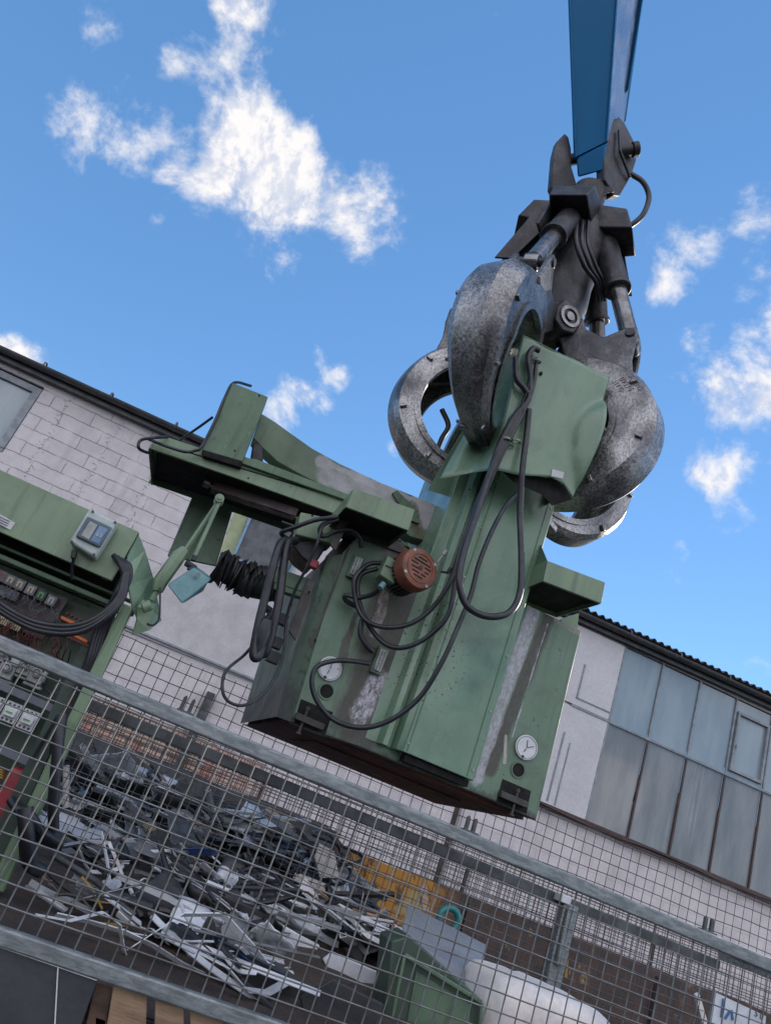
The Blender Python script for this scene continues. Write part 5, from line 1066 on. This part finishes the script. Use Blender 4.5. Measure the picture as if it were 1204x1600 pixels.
b = MB(); b.tube(spline([V(92,1262,5.5),V(98,1240,5.5),V(110,1222,5.5),V(123,1199,5.5)],4), .022, 10); b.tube([V(105,1255,5.5),V(128,1240,5.5),V(152,1232,5.5)], .022, 10); b.tube([V(128,1240,5.5),V(132,1226,5.5)], .02, 10); tag(obj('branched_pipe', b, M['palepipe'], at=V(105,1255,5.5), smooth=40), 'light blue branched plastic pipe sticking up from the scrap heap', 'pipe')
sheet3('chipboard', [(374,1284,5.9),(420,1262,6.3),(482,1312,6.3),(462,1322,5.8)], 'chip', 'tan chipboard panel lying on top of the scrap heap', 'board', .02)
b = MB(); b.bar(V(318,1262,5.6), V(484,1283,6.0), .04, .02); tag(obj('aluminium_profile', b, M['scrapwhite'], at=V(400,1272,5.8), bevel=.003), 'long white bar resting across the tan chipboard', 'profile')
one('wood_lath', [(315,1262),(362,1248),(366,1252),(318,1268)], 6.3, .03, 'wood_dark', 'brown lath propped against the rusty wall above the heap', 'lath')
one('wood_plank', [(222,1290),(236,1284),(272,1318),(262,1324)], 4.8, .03, 'chip', 'pale tan plank sloping through the left half of the heap', 'plank')
one('wood_plank', [(295,1340),(300,1334),(338,1356),(332,1362)], 4.75, .03, 'chip', 'short tan plank in the middle of the heap', 'plank')
one('scrap_board', [(492,1340),(500,1318),(522,1330),(530,1372),(500,1372)], 4.75, .03, 'pp', 'pale creamy panel standing in the middle of the heap', 'panel')
one('scrap_board', [(458,1372),(470,1366),(532,1390),(528,1440),(505,1420)], 4.7, .03, 'pp', 'larger pale creamy panel leaning below the small one', 'panel')
one('white_slab', [(495,1332),(540,1344),(560,1360),(500,1345)], 5.6, .12, 'scrapwhite', 'white slab on the right shoulder of the heap', 'slab')
for k, (q, v, m_, lb) in enumerate([
  ([(400,1420),(412,1404),(532,1466),(528,1484)],3.6,'scrapwhite','long white box profile in the trailer, uppermost of three'),
  ([(392,1440),(402,1424),(500,1478),(486,1498)],3.4,'scrapwhite','long white box profile in the trailer, middle of three'),
  ([(330,1432),(345,1424),(405,1480),(395,1500),(350,1470)],3.3,'scrapwhite','broad white cover plate lying in the middle of the trailer'),
  ([(505,1500),(520,1488),(592,1520),(585,1560),(555,1538),(518,1530)],3.3,'scrapwhite','white jagged sheet in the trailer next to the green bin'),
  ([(560,1455),(575,1445),(612,1475),(602,1500),(570,1480)],3.9,'greysheet','small pale grey sheet leaning behind the green bin'),
  ([(3,1384),(12,1392),(150,1430),(170,1424),(168,1438),(100,1434),(10,1402)],3.2,'scrapwhite','long narrow white trim lying on the dirt at the left'),
  ([(20,1380),(120,1392),(140,1408),(20,1396)],3.6,'dirt_steel','weathered grey plank behind the white trim'),
  ([(180,1432),(186,1422),(225,1458),(215,1462)],3.1,'alu','short bright aluminium block beside the white trim'),
  ([(200,1390),(206,1388),(226,1432),(218,1434)],3.2,'scrapwhite','short white strip standing on end in the trailer'),
  ([(100,1348),(190,1350),(186,1392),(98,1384)],4.3,'scrapdark','dark square box against the far mesh'),
  ([(300,1480),(330,1425),(346,1470),(348,1500),(320,1498)],3.0,'scrapdark','black crumpled plastic shell in the trailer'),
  ([(350,1520),(360,1495),(470,1540),(500,1600),(400,1590)],2.9,'scrapdark','black flat panel low in the trailer'),
  ([(470,1560),(520,1530),(600,1570),(580,1620),(480,1620)],2.8,'scrapdark','black flat panel beside the green bin')]):
    one('scrap_piece' if m_ != 'scrapdark' else 'scrap_board', q, v, .025, m_, lb, 'scrap', .004)
for k, (a, c_) in enumerate((((128,1370),(146,1390)), ((50,1392),(100,1412)), ((72,1400),(122,1420)), ((130,1440),(196,1446)), ((146,1392),(160,1420)), ((112,1410),(150,1422)))):
    b = MB(); b.bar(V(*a,3.0+.1*(k % 3)), V(*c_,3.0+.1*(k % 3)), .012, .006); tag(obj('brass_strip', b, M['gold'], at=V(*a,3.)), 'thin yellow brass strip lying on the brown dirt in the trailer', 'strip', 'yellow brass strips')
tag(obj('pipe', MB().cyl(V(104,1196,4.9), V(103,1262,4.9), .018, n=12), M['pp'], at=V(103,1262,4.9), smooth=40), 'upright creamy white pipe beside the hanging black cable', 'pipe')
b = MB(); b.prism(P([(120+260,1415),(365,1408),(392,1424),(385,1434)], 3.5), (0,.02,0)); tag(obj('blue_rag', b, M['palepipe'], at=V(380,1420,3.5), bevel=.006), 'crumpled light blue rag between the white profiles', 'rag')
# green bin, grey sheet, milky tank
gb = thing('green_bin', V(690,1560,3.0), 'dark green sheet metal box standing in the trailer beside the white tank', 'bin')
b = MB(); q = P([(612,1470),(640,1462),(752,1562),(742,1700),(590,1700)], 3.05); b.prism(q, (0,.16,0)); obj('bin_body', b, mat('bin_green_dark', fgreen((.045,.075,.05), (.035,.058,.04), .5, .5, .65)), gb, bevel=.008)
b = MB(); b.bar(V(632,1492,3.03), V(752,1566,3.03), .016, .016); b.bar(V(632,1492,3.03), V(606,1620,3.03), .014, .012); b.bar(V(752,1566,3.03), V(744,1660,3.03), .014, .012); obj('bin_rim', b, M['green_dull'], gb, bevel=.004)
b = MB(); b.prism(P([(650,1518),(735,1570),(725,1680),(620,1680)], 3.045), (0,.004,0)); obj('bin_panel', b, M['green_dull'], gb)
sheet3('sheet_metal', [(637,1414,3.7),(760,1478,3.7),(748,1530,3.35),(734,1545,3.3),(626,1462,3.35)], 'greysheet', 'flat grey sheet leaning above the dark green box', 'sheet')
nu, nv = 20, 26; 
tk = MB(); c0_ = Vector((1.55, 3.35, -.62)); prof_ = [(0,0),(.02,0)]
a0, a1_ = V(752,1494,3.2), V(934,1564,3.2)
vs = []; rings = 26; segs = 30; axd = (a1_-a0); axn = axd.normalized()
for i in range(rings):
    t = i/(rings-1); e = max(.05, (1-abs(2*t-1)**7)**(1/4.))
    cc = a0+axd*t-Vector((0,0,.21))
    for k in range(segs):
        an = 2*math.pi*k/segs; ca, sa = _c(an), _s(an); sq_ = (abs(ca)**6+abs(sa)**6)**(-1/6.)
        rr = .195*e*sq_*(1+.03*_s(t*9+1)*_c(an*2)+.03*mnoise.noise(Vector((t*6,an,0)))-.05*math.exp(-((t-.38)/.05)**2)); vs.append(cc+Vector((0,1,0))*ca*rr*1.15+Vector((0,0,1))*sa*rr)
tk.add(vs, [(i*segs+k, i*segs+(k+1) % segs, (i+1)*segs+(k+1) % segs, (i+1)*segs+k) for i in range(rings-1) for k in range(segs)]+[tuple(range(segs)), tuple(range(rings*segs-1, (rings-1)*segs-1, -1))])
tag(obj('plastic_tank', tk, M['pp'], at=a0-Vector((0,0,.4)), smooth=60), 'milky white plastic tank with rounded end lying in the trailer', 'tank')
b = MB(); b.tube([V(703,1438,4.0)+Vector((.055*_c(a*.3),.02,.055*_s(a*.3))) for a in range(22)], .018, 10, False); tag(obj('hose_coil', b, M['teal'], at=V(703,1438,4.0), smooth=40), 'teal hose ring lying behind the grey sheet', 'hose')
sheet3('wood_sheet', [(655,1390,6.6),(664,1378,6.9),(668,1425,6.6),(660,1425,6.5)], 'wood', 'narrow pale splintered board against the yellow rusty wall', 'board', .02)
one('wood_lath', [(883,1488),(888,1488),(886,1530),(881,1528)], 4.9, .02, 'gold', 'thin yellow wooden stick behind the galvanised post', 'stick')
one('wood_lath', [(1086,1555),(1092,1552),(1106,1600),(1098,1604)], 5.2, .03, 'pp', 'pale lath leaning under the white sign', 'lath')
# sign board at the lower right
sg = thing('sign_board', V(1150,1585,5.6), 'white board with blue strokes standing low behind the mesh at the right edge', 'sign')
b = MB(); b.prism(P([(1118,1551),(1196,1588),(1190,1640),(1110,1604)], 5.6), (0,.02,0)); obj('board', b, M['signwhite'], sg)
b = MB(); b.bar(V(1126,1590,5.595), V(1129,1560,5.595), .015, .004,(0,1,0)); b.bar(V(1132,1592,5.595), V(1140,1579,5.595), .02, .004,(0,1,0)); b.bar(V(1144,1594,5.595), V(1142,1578,5.595), .02, .004,(0,1,0)); obj('blue_stroke', b, M['signblue'], sg)
text_on('small_print', '5 0', .07, V(1185,1586,5.594), V(1195,1591,5.6)-V(1185,1586,5.6), Vector((0,0,1)), 'ink', sg, .001)
b = MB(); b.prism(P([(1110,1604),(1190,1640),(1186,1680),(1100,1640)], 5.6), (0,.02,0)); obj('red_board', b, M['boardred'], sg)
